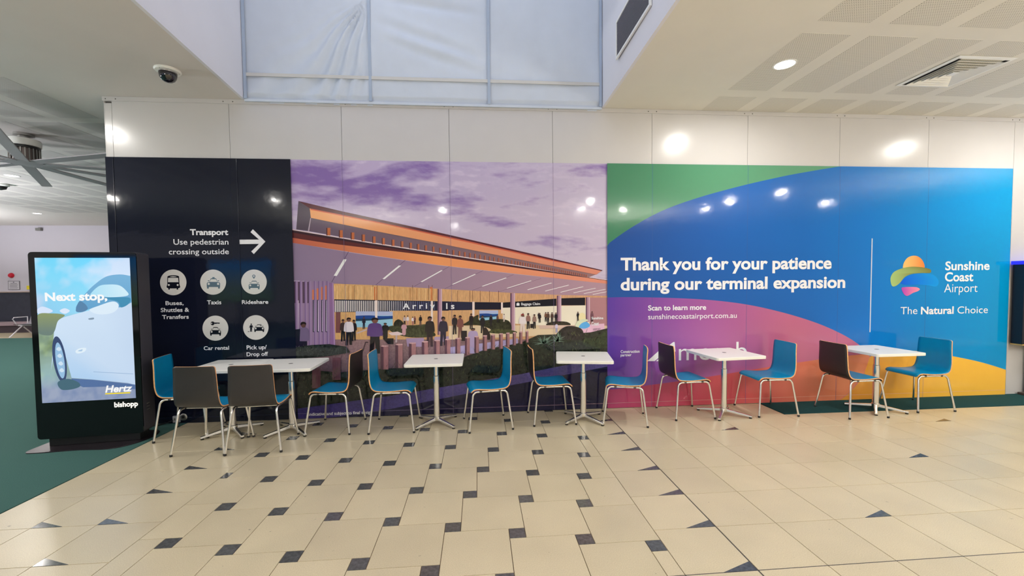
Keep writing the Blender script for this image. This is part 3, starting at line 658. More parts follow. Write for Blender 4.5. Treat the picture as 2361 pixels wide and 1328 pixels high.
for cx_, cy_, n in ((1253, 790, 34), (1284, 786, 30)):
    for k in range(n):
        a = radians(random.uniform(-20, 200)); r_ = random.uniform(14, 30)
        blade(cx_+random.uniform(-3, 3), cy_+random.uniform(-2, 2), r_*cos(a), -r_*sin(a)*0.85-2, 1.2, lerp(P(76, 112, 96), P(160, 190, 168), random.random()))
for k in range(60): blade(random.uniform(930, 990), random.uniform(850, 870), random.uniform(-9, 9), -random.uniform(6, 16), 0.6, P(30, 38, 30))
LAY[0] += 0.0002
pbuild(q, 'grass_print', V_print, parent=pic)
# ---- colour section: blue field, green corner, purple disc, red foot, yellow hill
xa_, xb_ = 5.449, 10.776
stops = [(1400, P(38, 78, 152)), (1600, P(34, 88, 166)), (1850, P(26, 100, 182)), (2000, P(20, 116, 200)), (2180, P(8, 134, 204)), (2333, P(0, 146, 206))]
def bluec(px, py):
    for (a, ca), (b2, cb) in zip(stops, stops[1:]):
        if px <= b2: c = lerp(ca, cb, (px-a)/(b2-a)); break
    else: c = stops[-1][1]
    return lerp(c, P(40, 96, 172), 0.25*math.exp(-((py-700)/80)**2)*(px < 2000))
def PXOF(x, z):
    d = Vector((x, 0, z))-CAM; k = d.dot(_F); return (PX+FPX*d.dot(_R)/k, PY-FPX*d.dot(_U)/k)
q = MB(); wgrid(q, xa_, xb_, 0.004, ZM, 110, 40, lambda x, z: bluec(*PXOF(x, z)))
colr = pbuild(q, 'colour_section', V_print, 'blue thank-you message with green, purple, red and yellow shapes')
def band(q, top, bot, x0, x1, n, rows_, fn):
    """print band between two curves given in photo pixels"""
    y = layer(); vs = []; cs = []
    for i in range(n+1):
        px = x0+(x1-x0)*i/n; a, c_ = top(px), bot(px)
        for j in range(rows_+1):
            py = a+(c_-a)*j/rows_; u, z = W(px, py); u = min(max(u, xa_), xb_); z = min(max(z, 0.004), ZM); vs.append((u, y, z)); cs.append(fn(px, py))
    q.add(vs, [(i*(rows_+1)+j, i*(rows_+1)+j+1, (i+1)*(rows_+1)+j+1, (i+1)*(rows_+1)+j) for i in range(n) for j in range(rows_)], 0, cs)
fc = lambda pts: (lambda c: (lambda x: interp(c, x)))(smooth_curve(pts, 12))
foot = lambda x: 1200
q = MB()
band(q, lambda x: 340, fc([(1395, 567), (1450, 528), (1520, 489), (1600, 459), (1700, 431), (1800, 408), (1870, 395), (1925, 386), (1990, 376)]), 1395, 1990, 60, 6, lambda px, py: lerp(P(66, 128, 98), P(92, 150, 118), (px-1400)/500))
band(q, fc([(1395, 686), (1450, 685), (1550, 687), (1640, 692), (1720, 702), (1790, 717), (1850, 734), (1900, 752), (1950, 776), (1985, 800), (2003, 822)]), foot, 1395, 2003, 70, 12,
     lambda px, py: lerp(lerp(P(94, 62, 160), P(150, 84, 160), (px-1400)/170), P(186, 104, 138), (px-1560)/260))
top_y = fc([(1900, 945), (1930, 925), (1960, 900), (1990, 862), (2003, 822), (2040, 812), (2090, 808), (2140, 812), (2200, 822), (2260, 835), (2313, 851), (2340, 860)])
band(q, top_y, foot, 1900, 2345, 60, 6, lambda px, py: lerp(P(222, 150, 62), P(240, 186, 72), (px-1960)/220))
band(q, fc([(1395, 898), (1450, 893), (1520, 884), (1600, 873), (1700, 857), (1780, 844), (1860, 832), (1930, 822), (2003, 815)]), lambda px: 1200 if px < 1900 else interp([(1900, 945), (1930, 925), (1960, 900), (1990, 862), (2003, 822)], px), 1395, 2003, 70, 8,
     lambda px, py: lerp(lerp(P(168, 56, 106), P(198, 80, 92), (px-1400)/250), P(222, 134, 96), (px-1680)/260))
pbuild(q, 'shape_print', V_print, parent=colr)
# ---- navy overlays are drawn last so that their edge covers the sky print
q = MB(); wgrid(q, -0.0768, 1.842, 0.004, ZM, 2, 2, lambda x, z: P(17, 21, 38)); wgrid(q, -0.0768, 1.842, 0.062, 0.066, 1, 1, lambda x, z: P(44, 46, 66))
pbuild(q, 'navy_field', V_print, parent=[o for o in mu.children if o.name.startswith('navy_section')][0])
q = MB(); wgrid(q, 1.842, xb_, 0.0615, 0.0655, 60, 1, lambda x, z: lerp(P(120, 110, 150), P(226, 170, 150), (x-3)/5)); pbuild(q, 'skirting_line', V_print)
# joints of the boards telegraph through the vinyl as fine grooves
for n in range(1, 9):
    q = MB(); y_ = layer(); x = 1.2*n
    q.add([(x-0.0016, y_, 0.004), (x+0.0016, y_, 0.004), (x+0.0016, y_, ZM), (x-0.0016, y_, ZM)], [(0, 1, 2, 3)], 0, P(24, 26, 44) if n < 2 else (P(60, 90, 150) if n > 4 else P(120, 104, 140)))
    pbuild(q, 'board_joint', V_print)
for x in (1.272, 0.002):
    q = MB(); q.box(x-0.003, x+0.003, -LAY[0]-0.004, -LAY[0], 0.004, ZM); o = q.build('vinyl_ridge', mat('navy_ridge', P(22, 26, 44), 0.15), mu, bevel=0.0015); o.matrix_parent_inverse = PMI

# ---- lettering
def text_mesh(body, bold=0.0):
    cu = bpy.data.curves.new('lettering', 'FONT'); cu.body = body; cu.size = 1.0; cu.offset = bold; cu.resolution_u = 4; cu.fill_mode = 'FRONT'
    o = bpy.data.objects.new('lettering', cu); C.objects.link(o); dg = bpy.context.evaluated_depsgraph_get(); me = bpy.data.meshes.new_from_object(o.evaluated_get(dg))
    vs = [(v.co.x, v.co.y) for v in me.vertices]; fs = [tuple(p.vertices) for p in me.polygons]
    bpy.data.objects.remove(o); bpy.data.curves.remove(cu); bpy.data.meshes.remove(me)
    return vs, fs
CAPH = max(v[1] for v in text_mesh('T')[0])
def text_at(q, body, xl, xr, zb, cap, y, col, bold=0.0, shear=0.0):
    """lettering whose ink runs from xl to xr on baseline zb with capitals of height cap"""
    vs, fs = text_mesh(body, bold); a = min(v[0] for v in vs); b_ = max(v[0] for v in vs); s = (xr-xl)/(b_-a); t = cap/CAPH
    q.add([(xl+(v[0]-a)*s+shear*v[1]*t, y, zb+v[1]*t) for v in vs], fs, 0, col)
WH = P(236, 236, 242)
def letter(body, x0, x1, ycap, ybase, bold=0.02, col=WH, parent=None, yl=None):
    q = MB(); xl, zb = W(x0, ybase); _, zt = W(x0, ycap); xr, _ = W(x1, ybase)
    text_at(q, body, xl, xr, zb, zt-zb, layer(), col, bold); return pbuild(q, 'lettering', V_print, None, parent)
navy = [o for o in mu.children if o.name.startswith('navy_section')][0]
letter('Transport', 440.5, 528.3, 529.3, 541.9, 0.035, parent=navy)
letter('Use pedestrian', 402.6, 528.8, 551.8, 564.3, 0.008, parent=navy)
letter('crossing outside', 391.8, 529.8, 574.4, 586.6, 0.008, parent=navy)
for t_, a, b_, c_, d in (('Buses,', 384.3, 425.8, 694.4, 703.2), ('Shuttles &', 373.3, 438.5, 710.2, 719.2), ('Transfers', 376.4, 437.7, 726.3, 735.2), ('Taxis', 479.5, 512.4, 692.6, 701.5), ('Rideshare', 559.8, 620.3, 692.2, 700.7), ('Car rental', 472, 530.2, 798.2, 806.6), ('Pick up/', 570.5, 616.8, 796.2, 805), ('Drop off', 570.5, 619.7, 812.0, 820.6)): letter(t_, a, b_, c_, d, 0.018, parent=navy)
q = MB(); poly(q, [(553.9, 553), (599, 552.6), (579.4, 535.6), (584.8, 528.9), (613.6, 557.3), (587, 585.9), (581, 580), (599, 562.6), (554.2, 563.2)], WH); pbuild(q, 'arrow_print', V_print, parent=navy)
letter('Indicative and subject to final design', 713, 859, 951.0, 957.6, 0.012, parent=pic)
letter('A r r i v', 929, 1003, 699.5, 712, 0.02, parent=pic); letter('l s', 1029, 1048, 699, 712, 0.02, parent=pic)
letter('Baggage Claim', 1201.5, 1245, 698.0, 703.5, 0.012, parent=pic)
q = MB(); poly(q, [(1190.6, 699), (1192.6, 699), (1192.6, 697.6), (1195.4, 697.6), (1195.4, 699), (1197.4, 699), (1197.4, 704.6), (1190.6, 704.6)], WH); pbuild(q, 'luggage_symbol', V_print, parent=pic)
letter('Sunshine', 1363, 1390, 730.5, 736, 0.03, parent=pic); letter('Coast', 1363, 1380, 742, 750, 0.03, parent=pic)
letter('AIRPORT', 1366, 1384, 756.5, 762, 0.0, col=P(110, 84, 110), parent=pic)
letter('Thank you for your patience', 1429.9, 1914.7, 595.6, 622.8, 0.030, parent=colr)
letter('during our terminal expansion', 1429.9, 1945.9, 642, 668.8, 0.030, parent=colr)
letter('Scan to learn more', 1493, 1626.4, 704.3, 715.6, 0.024, parent=colr)
letter('sunshinecoastairport.com.au', 1493, 1696.6, 724.3, 735.9, 0.004, parent=colr)
letter('Construction', 1429.9, 1473.5, 807.2, 813.4, 0.02, parent=colr); letter('partner', 1429.9, 1454.8, 815.0, 821.0, 0.02, parent=colr)
letter('Sunshine', 2176, 2277.9, 603.6, 622.6, 0.022, parent=colr); letter('Coast', 2175.1, 2240.3, 628.6, 648.4, 0.022, parent=colr); letter('Airport', 2173.5, 2250.1, 654.4, 674.0, -0.006, parent=colr)
letter('The', 2073.2, 2111.8, 707.8, 724.4, -0.002, parent=colr); letter('Natural', 2120, 2195.2, 707.8, 724.0, 0.024, parent=colr); letter('Choice', 2204, 2273.8, 706.6, 722.6, -0.002, parent=colr)
letter('mcnab', 1563.5, 1720, 790.5, 830.5, -0.002, parent=colr)
q = MB(); poly(q, [(1491, 832), (1527, 800), (1532, 800), (1532, 812), (1508, 832)], WH); poly(q, [(1511, 832), (1532, 815), (1536, 832)], WH); poly(q, [(1535, 800), (1551, 788), (1554, 788), (1556, 810), (1548, 812), (1546, 802), (1540, 806)], WH); pbuild(q, 'builder_logo', V_print, parent=colr)
q = MB(); poly(q, [(2006.9, 550), (2009.1, 550), (2004.1, 765.5), (2001.9, 765.5)], P(206, 214, 230)); pbuild(q, 'divider_line', V_print, parent=colr)
c6 = cmap(7.377, 2040, 570)
q = MB()
poly(q, smooth_curve([(283, 352), (300, 270), (360, 185), (450, 147), (540, 158), (610, 215), (650, 300), (652, 350)], 8)+[(500, 335), (400, 335)], lambda px, py: lerp(P(246, 196, 120), P(240, 130, 60), (px-2078)/50), c6)
poly(q, closed_curve([(75, 560), (90, 480), (150, 410), (290, 355), (430, 332), (600, 340), (735, 370), (765, 405), (740, 438), (600, 440), (440, 455), (320, 505), (240, 600), (160, 660), (100, 655)], 6), lambda px, py: lerp(P(166, 196, 122), P(120, 118, 60), (px-2050)/60), c6)
poly(q, closed_curve([(245, 605), (310, 535), (400, 480), (520, 452), (680, 448), (800, 470), (875, 540), (890, 620), (840, 668), (740, 655), (600, 640), (440, 640), (330, 640)], 6), lambda px, py: lerp(P(0, 92, 222), P(6, 146, 226), (px-2075)/60), c6)
poly(q, closed_curve([(262, 700), (300, 680), (420, 676), (520, 682), (572, 712), (540, 745), (460, 775), (390, 815), (345, 826), (295, 785)], 6), lambda px, py: lerp(P(176, 66, 178), P(240, 140, 158), (px-2078)/34), c6)
pbuild(q, 'airport_emblem', V_print, 'emblem of an orange sun over green, blue and pink waves', parent=colr)
# ---- icon discs
def car(q, cx, cy, s, col, bg, taxi=False):
    k = lambda p: (cx+p[0]*s, cy+p[1]*s)
    poly(q, [(-9.5, -1), (-6.6, -8.6), (-5, -9.8), (5, -9.8), (6.6, -8.6), (9.5, -1), (13.5, -0.5), (15, 2), (15, 10), (-15, 10), (-15, 2), (-13.5, -0.5)], col, k)
    poly(q, [(-8.6, -1.6), (-5.6, -7.6), (5.6, -7.6), (8.6, -1.6)], bg, k)
    for sx in (-1, 1):
        poly(q, [(sx*12.5-2, 10), (sx*12.5+2, 10), (sx*12.5+2, 13.5), (sx*12.5-2, 13.5)], col, k); poly(q, circ(sx*10.6, 3, 2.5, 14), bg, k)
        poly(q, [(sx*9.5, -5), (sx*12.6, -5), (sx*12.6, -3), (sx*9.5, -3)], col, k)
    if taxi: poly(q, [(-2.6, -12.2), (2.6, -12.2), (2.6, -9.5), (-2.6, -9.5)], col, k)
BGc = P(212, 210, 208); INK = P(18, 20, 34); INK2 = P(84, 104, 118)
def disc(cx, cy, r): 
    q = MB(); poly(q, circ(cx, cy, r, 48, ry=r*0.97), BGc); return q
q = disc(402, 651, 30.4); k = lambda p: (402+p[0], 651+p[1])
poly(q, closed_curve([(-13.5, -10), (-12, -14.6), (0, -16.4), (12, -14.6), (13.5, -10), (14.2, 4), (14.2, 13), (-13.6, 13), (-13.6, 4)], 3), INK, k)
poly(q, [(-11.6, -10.5), (11.2, -10.5), (12.2, -0.4), (-12.2, -0.4)], BGc, k); poly(q, closed_curve([(-8, -12.8), (0, -14.2), (8, -12.8), (0, -12.0)], 3), BGc, k)
for sx in (-1, 1): poly(q, circ(sx*10.2, 6, 2.3, 14), BGc, k); poly(q, [(sx*9.6-1.8, 13), (sx*9.6+1.8, 13), (sx*9.6+1.8, 16.6), (sx*9.6-1.8, 16.6)], INK, k)
pbuild(q, 'bus_symbol', V_print, parent=navy)
q = disc(493.6, 650.5, 29.8); car(q, 494.4, 651.5, 1.02, INK2, BGc, True); pbuild(q, 'taxi_symbol', V_print, parent=navy)
q = disc(587.5, 650, 29.4); car(q, 588, 655.5, 0.84, INK2, BGc); poly(q, circ(587.2, 636.8, 3.7, 18), INK2); poly(q, [(584, 638.5), (590.4, 638.5), (587.4, 643.2)], INK2); poly(q, circ(587.2, 636.6, 1.9, 14), BGc); pbuild(q, 'rideshare_symbol', V_print, parent=navy)
q = disc(499, 756.2, 29.7); car(q, 499.3, 762, 0.84, INK, BGc); poly(q, circ(492.5, 745.2, 4.5, 18), INK); poly(q, [(495, 743), (508.5, 743.4), (509.4, 745), (507.6, 746.2), (505, 745.6), (498, 746.6)], INK); poly(q, circ(490.2, 745.2, 1.4, 12), BGc); pbuild(q, 'car_rental_symbol', V_print, parent=navy)
q = disc(591.8, 754.6, 29.2); car(q, 599.6, 754.8, 0.76, INK, BGc); poly(q, circ(581.3, 747.2, 1.7, 12), INK)
poly(q, [(578.6, 749.4), (583.8, 749.4), (586.2, 754.5), (585, 755.6), (583.2, 752.6), (583.2, 764.4), (581.4, 764.4), (581.2, 758), (580.8, 764.4), (578.8, 764.4), (578.8, 753), (577.4, 756), (576.4, 755.4)], INK); poly(q, [(573.5, 763.6), (577, 763.6), (577, 764.8), (573.5, 764.8)], INK); poly(q, circ(602.8, 750.6, 1.2, 10), INK)
pbuild(q, 'drop_off_symbol', V_print, parent=navy)

# ================================================================== ADVERTISING DISPLAY (left)
KA = atan2(0.102, 0.861); KO = Vector((-0.275, -0.650, 0.0)); KU = Vector((cos(KA), sin(KA), 0)); KN = Vector((sin(KA), -cos(KA), 0))
def KP(px, py):
    d = _F + _R*((px-PX)/FPX) - _U*((py-PY)/FPX); t = (KO-CAM).dot(KN)/d.dot(KN); p = CAM+d*t
    return ((p-KO).dot(KU), p.z)
kb = empty('advertising_display', KO, KA); tag(kb, 'tall black freestanding digital advertising display with a lit car advert, on the green carpet', 'display')
KW, KZ0, KZ1, KD = 0.875, 0.088, 1.868, 0.19
def rrect(x0, x1, z0, z1, r, n=6):
    out = []
    for cx, cz, a0 in ((x1-r, z1-r, 0), (x0+r, z1-r, 90), (x0+r, z0+r, 180), (x1-r, z0+r, 270)):
        for k in range(n+1):
            a = radians(a0+90*k/n); out.append((cx+r*cos(a), cz+r*sin(a)))
    return out
def slab(poly_, y0, y1, mi=0):
    q = MB(); n = len(poly_)
    q.add([(x, y0, z) for x, z in poly_]+[(x, y1, z) for x, z in poly_], [tuple(range(n)), tuple(range(n, 2*n))[::-1]]+[(i, n+i, n+(i+1) % n, (i+1) % n) for i in range(n)], mi); return q
M_kside = mat('charcoal_powder_coat', L(64, 62, 70), 0.55, noise_amt=0.12, noise_scale=300)
M_kglass = mat('black_display_glass', L(12, 12, 15), 0.06, spec=0.6)
tag(slab(rrect(0.0, KW, KZ0, KZ1, 0.03), 0.012, KD).build('casing', M_kside, kb, bevel=0.004), 'charcoal metal casing')
slab(rrect(0.002, KW-0.002, KZ0+0.002, KZ1-0.002, 0.03), 0.0, 0.012).build('front_glass', M_kglass, kb)
q = MB(); q.box(0.07, KW-0.05, 0.03, KD-0.02, 0.012, KZ0+0.002); q.build('neck', M_black, kb, bevel=0.003)
q = MB(); q.prism(closed_curve([(-0.02, -0.10), (0.10, -0.135), (0.40, -0.13), (0.66, -0.165), (0.80, -0.10), (0.88, 0.05), (0.88, 0.22), (0.78, 0.32), (0.40, 0.30), (0.10, 0.30), (0.0, 0.22), (-0.03, 0.05)], 6), 0.0, 0.012)
q.build('base_plate', mat('bronze_black_steel', L(60, 52, 58), 0.28, 0.7), kb, bevel=0.003)
for k in range(3):
    q = MB(); q.box(KW-0.001, KW+0.004, 0.06, 0.10, 0.30+0.03*k, 0.306+0.03*k); q.build('vent_slot', M_alu, kb)
# picture on the screen
cK = cmap(5.109, 40, 560)
sA, sB, sC, sD = (73.4, 595.4), (294.6, 593.6), (317.6, 917.0), (103.6, 929.4)
(ua, za), (ub, zb_), (uc, zc_), (ud, zd) = KP(*sA), KP(*sB), KP(*sC), KP(*sD)
SU0, SU1, SZ0, SZ1 = (ua+ud)/2, (ub+uc)/2, (zc_+zd)/2, (za+zb_)/2
KY = [-0.0008]
def kpoly(q, pts, col, tf=cK):
    KY[0] -= 0.00015
    w = [KP(*tf(p)) for p in pts]; w = [(min(max(a, SU0), SU1), min(max(b_, SZ0), SZ1)) for a, b_ in w]
    tris = tessellate_polygon([[Vector((a, b_, 0)) for a, b_ in w]]); cs = [col(*p) if callable(col) else col for p in pts]
    q.add([(a, KY[0], b_) for a, b_ in w], [tuple(t) for t in tris], 0, cs)
q = MB(); nx, nz = 70, 110; vs = []; cs = []
def scr(u, v):     # u,v in 0..1 from the top left
    n = noise.fractal(Vector((u*2.4+v, v*4.5, 2)), 1.0, 2.0, 4); n2 = noise.fractal(Vector((u*6, v*9, 5)), 1.0, 2.0, 4)
    sky = lerp(L(112, 214, 250), L(150, 222, 250), v*3)
    sky = lerp(sky, L(214, 230, 250), (abs(u-0.42)*2.0-0.35+n*0.9)*1.3) if v < 0.36 else sky
    sky = lerp(sky, L(120, 170, 222), (0.25-abs(v-0.38))*3*(0.6-u))
    c = sky
    if v > 0.38:
        g = lerp(L(150, 178, 170), L(120, 142, 110), n+0.5); g = lerp(g, L(186, 210, 150), n2*0.8); g = lerp(g, L(150, 190, 206), (v-0.72)*4)
        c = lerp(c, g, (v-0.38)*12)
    if v > 0.80: c = lerp(c, lerp(L(120, 138, 176), L(156, 166, 190), n2+0.5), (v-0.80)*9)
    return c
for j in range(nz+1):
    for i in range(nx+1):
        u, v = i/nx, 1-j/nz; vs.append((SU0+(SU1-SU0)*u, -0.0006, SZ0+(SZ1-SZ0)*j/nz)); cs.append(scr(u, v))
q.add(vs, [(j*(nx+1)+i, j*(nx+1)+i+1, (j+1)*(nx+1)+i+1, (j+1)*(nx+1)+i) for j in range(nz) for i in range(nx)], 0, cs)
scn = q.build('screen', V_screen, kb, autosmooth=False); scn['label'] = 'lit screen with the front of a pale car under a blue sky'
def kb_build(q, name, par=None): o = q.build(name, V_screen, par or scn, autosmooth=False); return o
q = MB()
bod = lambda px, py: lerp(lerp(L(206, 226, 246), L(176, 208, 240), (py-1000)/600), L(196, 216, 240), (px-900)/500)
kpoly(q, smooth_curve([(400, 1500), (420, 1250), (440, 1000), (500, 900), (640, 850), (830, 800), (1000, 760), (1150, 700), (1330, 640), (1440, 600)], 6)+[(1440, 1670), (1300, 1650), (900, 1610), (640, 1590), (560, 1300), (500, 1130), (450, 1200)], bod)
kpoly(q, closed_curve([(690, 770), (730, 690), (800, 600), (900, 500), (1040, 400), (1190, 372), (1310, 385), (1400, 420), (1400, 640), (1310, 720), (1200, 760), (1000, 740), (850, 780), (740, 812)], 6), lambda px, py: lerp(L(120, 176, 214), L(96, 160, 206), (py-400)/400))
kpoly(q, closed_curve([(860, 610), (960, 510), (1080, 490), (1200, 500), (1280, 560), (1300, 620), (1100, 640), (940, 620)], 6), lambda px, py: lerp(L(170, 224, 246), L(210, 236, 248), (px-860)/400))
kpoly(q, closed_curve([(1000, 650), (1200, 640), (1330, 650), (1310, 720), (1220, 760), (1180, 690)], 5), L(64, 140, 180))
kpoly(q, closed_curve([(850, 790), (960, 740), (1120, 690), (1190, 720), (1180, 780), (1100, 830), (950, 840)], 5), L(220, 236, 250))
kpoly(q, closed_curve([(690, 800), (730, 690), (800, 720), (830, 780), (760, 815)], 5), L(86, 130, 170))
kpoly(q, closed_curve([(230, 790), (300, 750), (420, 800), (330, 840), (240, 830)], 5), L(214, 228, 250)); kpoly(q, closed_curve([(500, 800), (560, 770), (620, 800), (560, 835)], 5), L(220, 232, 250))
kpoly(q, closed_curve([(240, 850), (400, 830), (560, 850), (480, 920), (440, 1040), (380, 1090), (240, 1050)], 5), lambda px, py: lerp(L(136, 150, 104), L(108, 128, 120), (py-850)/200))
kpoly(q, closed_curve([(840, 890), (900, 880), (900, 900), (850, 905)], 4), L(130, 150, 170))
wx, wy = 500, 1370
kpoly(q, [(wx+(78+0.10*(b_-wy)*0)*cos(a)+0.14*(270*sin(a)), wy+270*sin(a)) for a in [2*pi*k/32 for k in range(32)] for b_ in (wy,)], L(58, 74, 112))
kpoly(q, [(wx+6+50*cos(a)+0.14*(212*sin(a)), wy+14+212*sin(a)) for a in [2*pi*k/32 for k in range(32)]], L(150, 190, 224))
for dy in (-120, -40, 50, 130): kpoly(q, closed_curve([(wx-22+0.14*dy, wy+dy), (wx+10+0.14*dy, wy+dy-26), (wx+36+0.14*dy, wy+dy+6), (wx+8+0.14*dy, wy+dy+24)], 4), L(206, 226, 242))
kpoly(q, closed_curve([(690, 1270), (740, 1240), (810, 1238), (800, 1275), (740, 1300), (700, 1298)], 4), L(226, 240, 252)); kpoly(q, closed_curve([(716, 1272), (770, 1252), (760, 1276)], 4), L(170, 200, 230))
kpoly(q, [(640, 1595), (900, 1612), (1440, 1665), (1440, 1720), (1100, 1690), (780, 1700), (650, 1640)], L(84, 112, 160))
kpoly(q, closed_curve([(480, 1640), (600, 1600), (720, 1640), (740, 1690), (640, 1725), (520, 1725)], 5), L(70, 104, 120))
kpoly(q, [(900, 1515), (1370, 1540), (1370, 1545), (900, 1520)], L(140, 170, 205))
kb_build(q, 'car_picture')
def ktext(body, x0, x1, ycap, ybase, col, bold, shear=0.0, par=None, y=None):
    KY[0] -= 0.0003; q = MB(); xl, zb = KP(x0, ybase); _, zt = KP(x0, ycap); xr, _ = KP(x1, ybase)
    text_at(q, body, xl, xr, zb, zt-zb, KY[0], col, bold, shear); return kb_build(q, 'lettering', par)
ktext('Next stop,', 104.8, 248.5, 675.6, 693.5, L(250, 252, 255), 0.035)
ktext('Hertz', 243.5, 304, 889.5, 904.5, L(252, 252, 255), 0.03, 0.22)
q = MB(); KY[0] -= 0.0002; kpoly(q, [(1038, 1783), (1040, 1770), (1334, 1756), (1334, 1770)], L(250, 222, 30)); kb_build(q, 'yellow_underline')
ktext('bishopp', 264.5, 319, 927.5, 938.5, (1.3, 1.25, 1.1, 1), 0.03, par=kb)

# ================================================================== CHAIRS
def chair():
    r = empty('cafe_chair')
    prof = smooth_curve([(-0.236, 0.815), (-0.2357, 0.811), (-0.2354, 0.806), (-0.235, 0.80), (-0.231, 0.76), (-0.228, 0.70), (-0.226, 0.60), (-0.221, 0.53), (-0.206, 0.475), (-0.172, 0.444), (-0.11, 0.434), (-0.02, 0.431), (0.07, 0.436), (0.13, 0.441), (0.17, 0.436), (0.193, 0.420), (0.1965, 0.415), (0.199, 0.411), (0.204, 0.402)], 3)
    n = len(prof); m = 12; TH = 0.0115; s_ = [0]
    for a, c_ in zip(prof, prof[1:]): s_.append(s_[-1]+sqrt((c_[0]-a[0])**2+(c_[1]-a[1])**2))
    tot = s_[-1]; top = []; bot = []
    for i, (x, z) in enumerate(prof):
        a = prof[max(i-1, 0)]; c_ = prof[min(i+1, n-1)]; t = Vector((c_[0]-a[0], 0, c_[1]-a[1])).normalized(); nn = Vector((-t.z, 0, t.x))
        w = 0.184+0.018*min(1, s_[i]/0.36) - 0.006*max(0, (s_[i]/tot-0.8)/0.2)
        for e in (s_[i], tot-s_[i]):
            if e < 0.02: w -= 0.02-sqrt(max(0, 0.02**2-(0.02-e)**2))
        for j in range(m+1):
            v = -1+2*j/m; y = w*v
            dish = 0.010*(v*v)*(1 if s_[i] < 0.33 else max(0, 1-(s_[i]-0.33)/0.08))
            p = Vector((x, y, z)) + nn*dish
            top.append(p); bot.append(p-nn*TH)
    g = lambda i, j, o=0: o*n*(m+1)+i*(m+1)+j
    q = MB(); q.v = [tuple(p) for p in top+bot]; q.c = [None]*len(q.v)
    for i in range(n-1):
        for j in range(m):
            q.f.append((g(i, j), g(i+1, j), g(i+1, j+1), g(i, j+1))); q.mi.append(0)
            q.f.append((g(i, j, 1), g(i, j+1, 1), g(i+1, j+1, 1), g(i+1, j, 1))); q.mi.append(1)
        q.f.append((g(i, 0), g(i, 0, 1), g(i+1, 0, 1), g(i+1, 0))); q.mi.append(2)
        q.f.append((g(i, m), g(i+1, m), g(i+1, m, 1), g(i, m, 1))); q.mi.append(2)
    for j in range(m):
        q.f.append((g(0, j), g(0, j+1), g(0, j+1, 1), g(0, j, 1))); q.mi.append(2)
        q.f.append((g(n-1, j), g(n-1, j, 1), g(n-1, j+1, 1), g(n-1, j+1))); q.mi.append(2)
    q.smooth = [k != 2 for k in q.mi]
    sh_ = q.build('seat_shell', [M_teal, M_darkply, M_ply], r, autosmooth=False); sh_['label'] = 'one-piece moulded plywood seat and back, teal inside and dark grey outside, with a beech edge'
    for sx in (-1, 1):
        for sy in (-1, 1):
            xf, xt = (0.228 if sx > 0 else -0.228), (0.176 if sx > 0 else -0.176)
            yf, yt = 0.236*sy, 0.188*sy
            pts = [(xf, yf, 0.008)]
            for k in range(1, 5): t = k/4; pts.append((xf+(xt-xf)*t*0.86, yf+(yt-yf)*t*0.93, 0.008+0.357*t))
            for k in range(1, 6):
                a = pi/2*k/5; pts.append((xf+(xt-xf)*(0.86+0.14*sin(a))-sx*0.040*(1-cos(a)), yf+(yt-yf)*(0.93+0.07*sin(a)), 0.365+0.043*sin(a)))
            pts.append((sx*0.001, yt, 0.409))
            q = MB(); q.tube(pts, 0.0105, 10); lg_ = q.build('leg', M_chrome, r)
            q = MB(); q.lathe([(0.0001, 0), (0.012, 0), (0.0125, 0.016), (0.0105, 0.02)], 12, xf, yf); q.build('foot_cap', M_black, lg_)
    for x in (-0.10, 0.10):
        q = MB(); q.tube([(x, -0.186, 0.405), (x, 0.186, 0.405)], 0.007, 8); q.build('cross_bar', M_chrome, r)
        for sy in (-1, 1):
            q = MB(); q.box(x-0.014, x+0.014, sy*0.186-0.012, sy*0.186+0.012, 0.398, 0.424); q.build('mounting_pad', M_black, r, bevel=0.003)
    return r
feet = [ # rear a, rear b, front a, front b  (ground points of the four feet)
 ((0.727, -0.625), (0.640, -0.13), (1.165, -0.500), (1.075, -0.075)),
 ((1.125, -0.990), (1.612, -0.973), (1.150, -0.520), (1.632, -0.532)),
 ((1.602, -0.996), (2.095, -0.984), (1.573, -0.518), (2.055, -0.520)),
 ((2.572, -0.593), (2.630, -0.100), (2.118, -0.535), (2.170, -0.085)),
 ((2.771, -0.609), (2.780, -0.115), (3.228, -0.575), (3.232, -0.145)),
 ((4.285, -0.620), (4.203, -0.120), (3.780, -0.690), (3.699, -0.205)),
 ((4.492, -0.560), (4.463, -0.060), (4.954, -0.525), (4.926, -0.075)),
 ((5.658, -0.724), (5.803, -0.243), (5.216, -0.580), (5.363, -0.130)),
 ((6.078, -0.540), (6.027, -0.060), (6.508, -0.510), (6.490, -0.060)),
 ((7.476, -0.551), (7.478, -0.070), (7.023, -0.520), (7.034, -0.070)),
 ((7.914, -0.700), (7.960, -0.220), (8.384, -0.690), (8.441, -0.232)),
 ((9.371, -0.590), (9.357, -0.100), (8.897, -0.555), (8.896, -0.120))]
clabel = ['teal chair at the left end of the joined tables beside the advertising display',
 'left one of two chairs showing their dark backs before the joined tables',
 'right one of two chairs showing their dark backs before the joined tables',
 'chair facing left at the right end of the joined tables',
 'teal chair facing right at the left of the table before the printed bollards',
 'teal chair facing left at the right of the table before the printed bollards',
 'chair facing right at the left of the askew table, before the printed garden',
 'chair facing left below the construction partner lettering, right of the askew table',
 'dark-backed chair facing right before the white builder logo on purple',
 'teal chair facing left in front of the salmon shape, right of the fourth table',
 'dark-backed chair facing right at the left of the last table on the right',
 'teal chair facing left in front of the yellow shape, last chair on the right']
ch0 = chair(); index_kids(ch0)
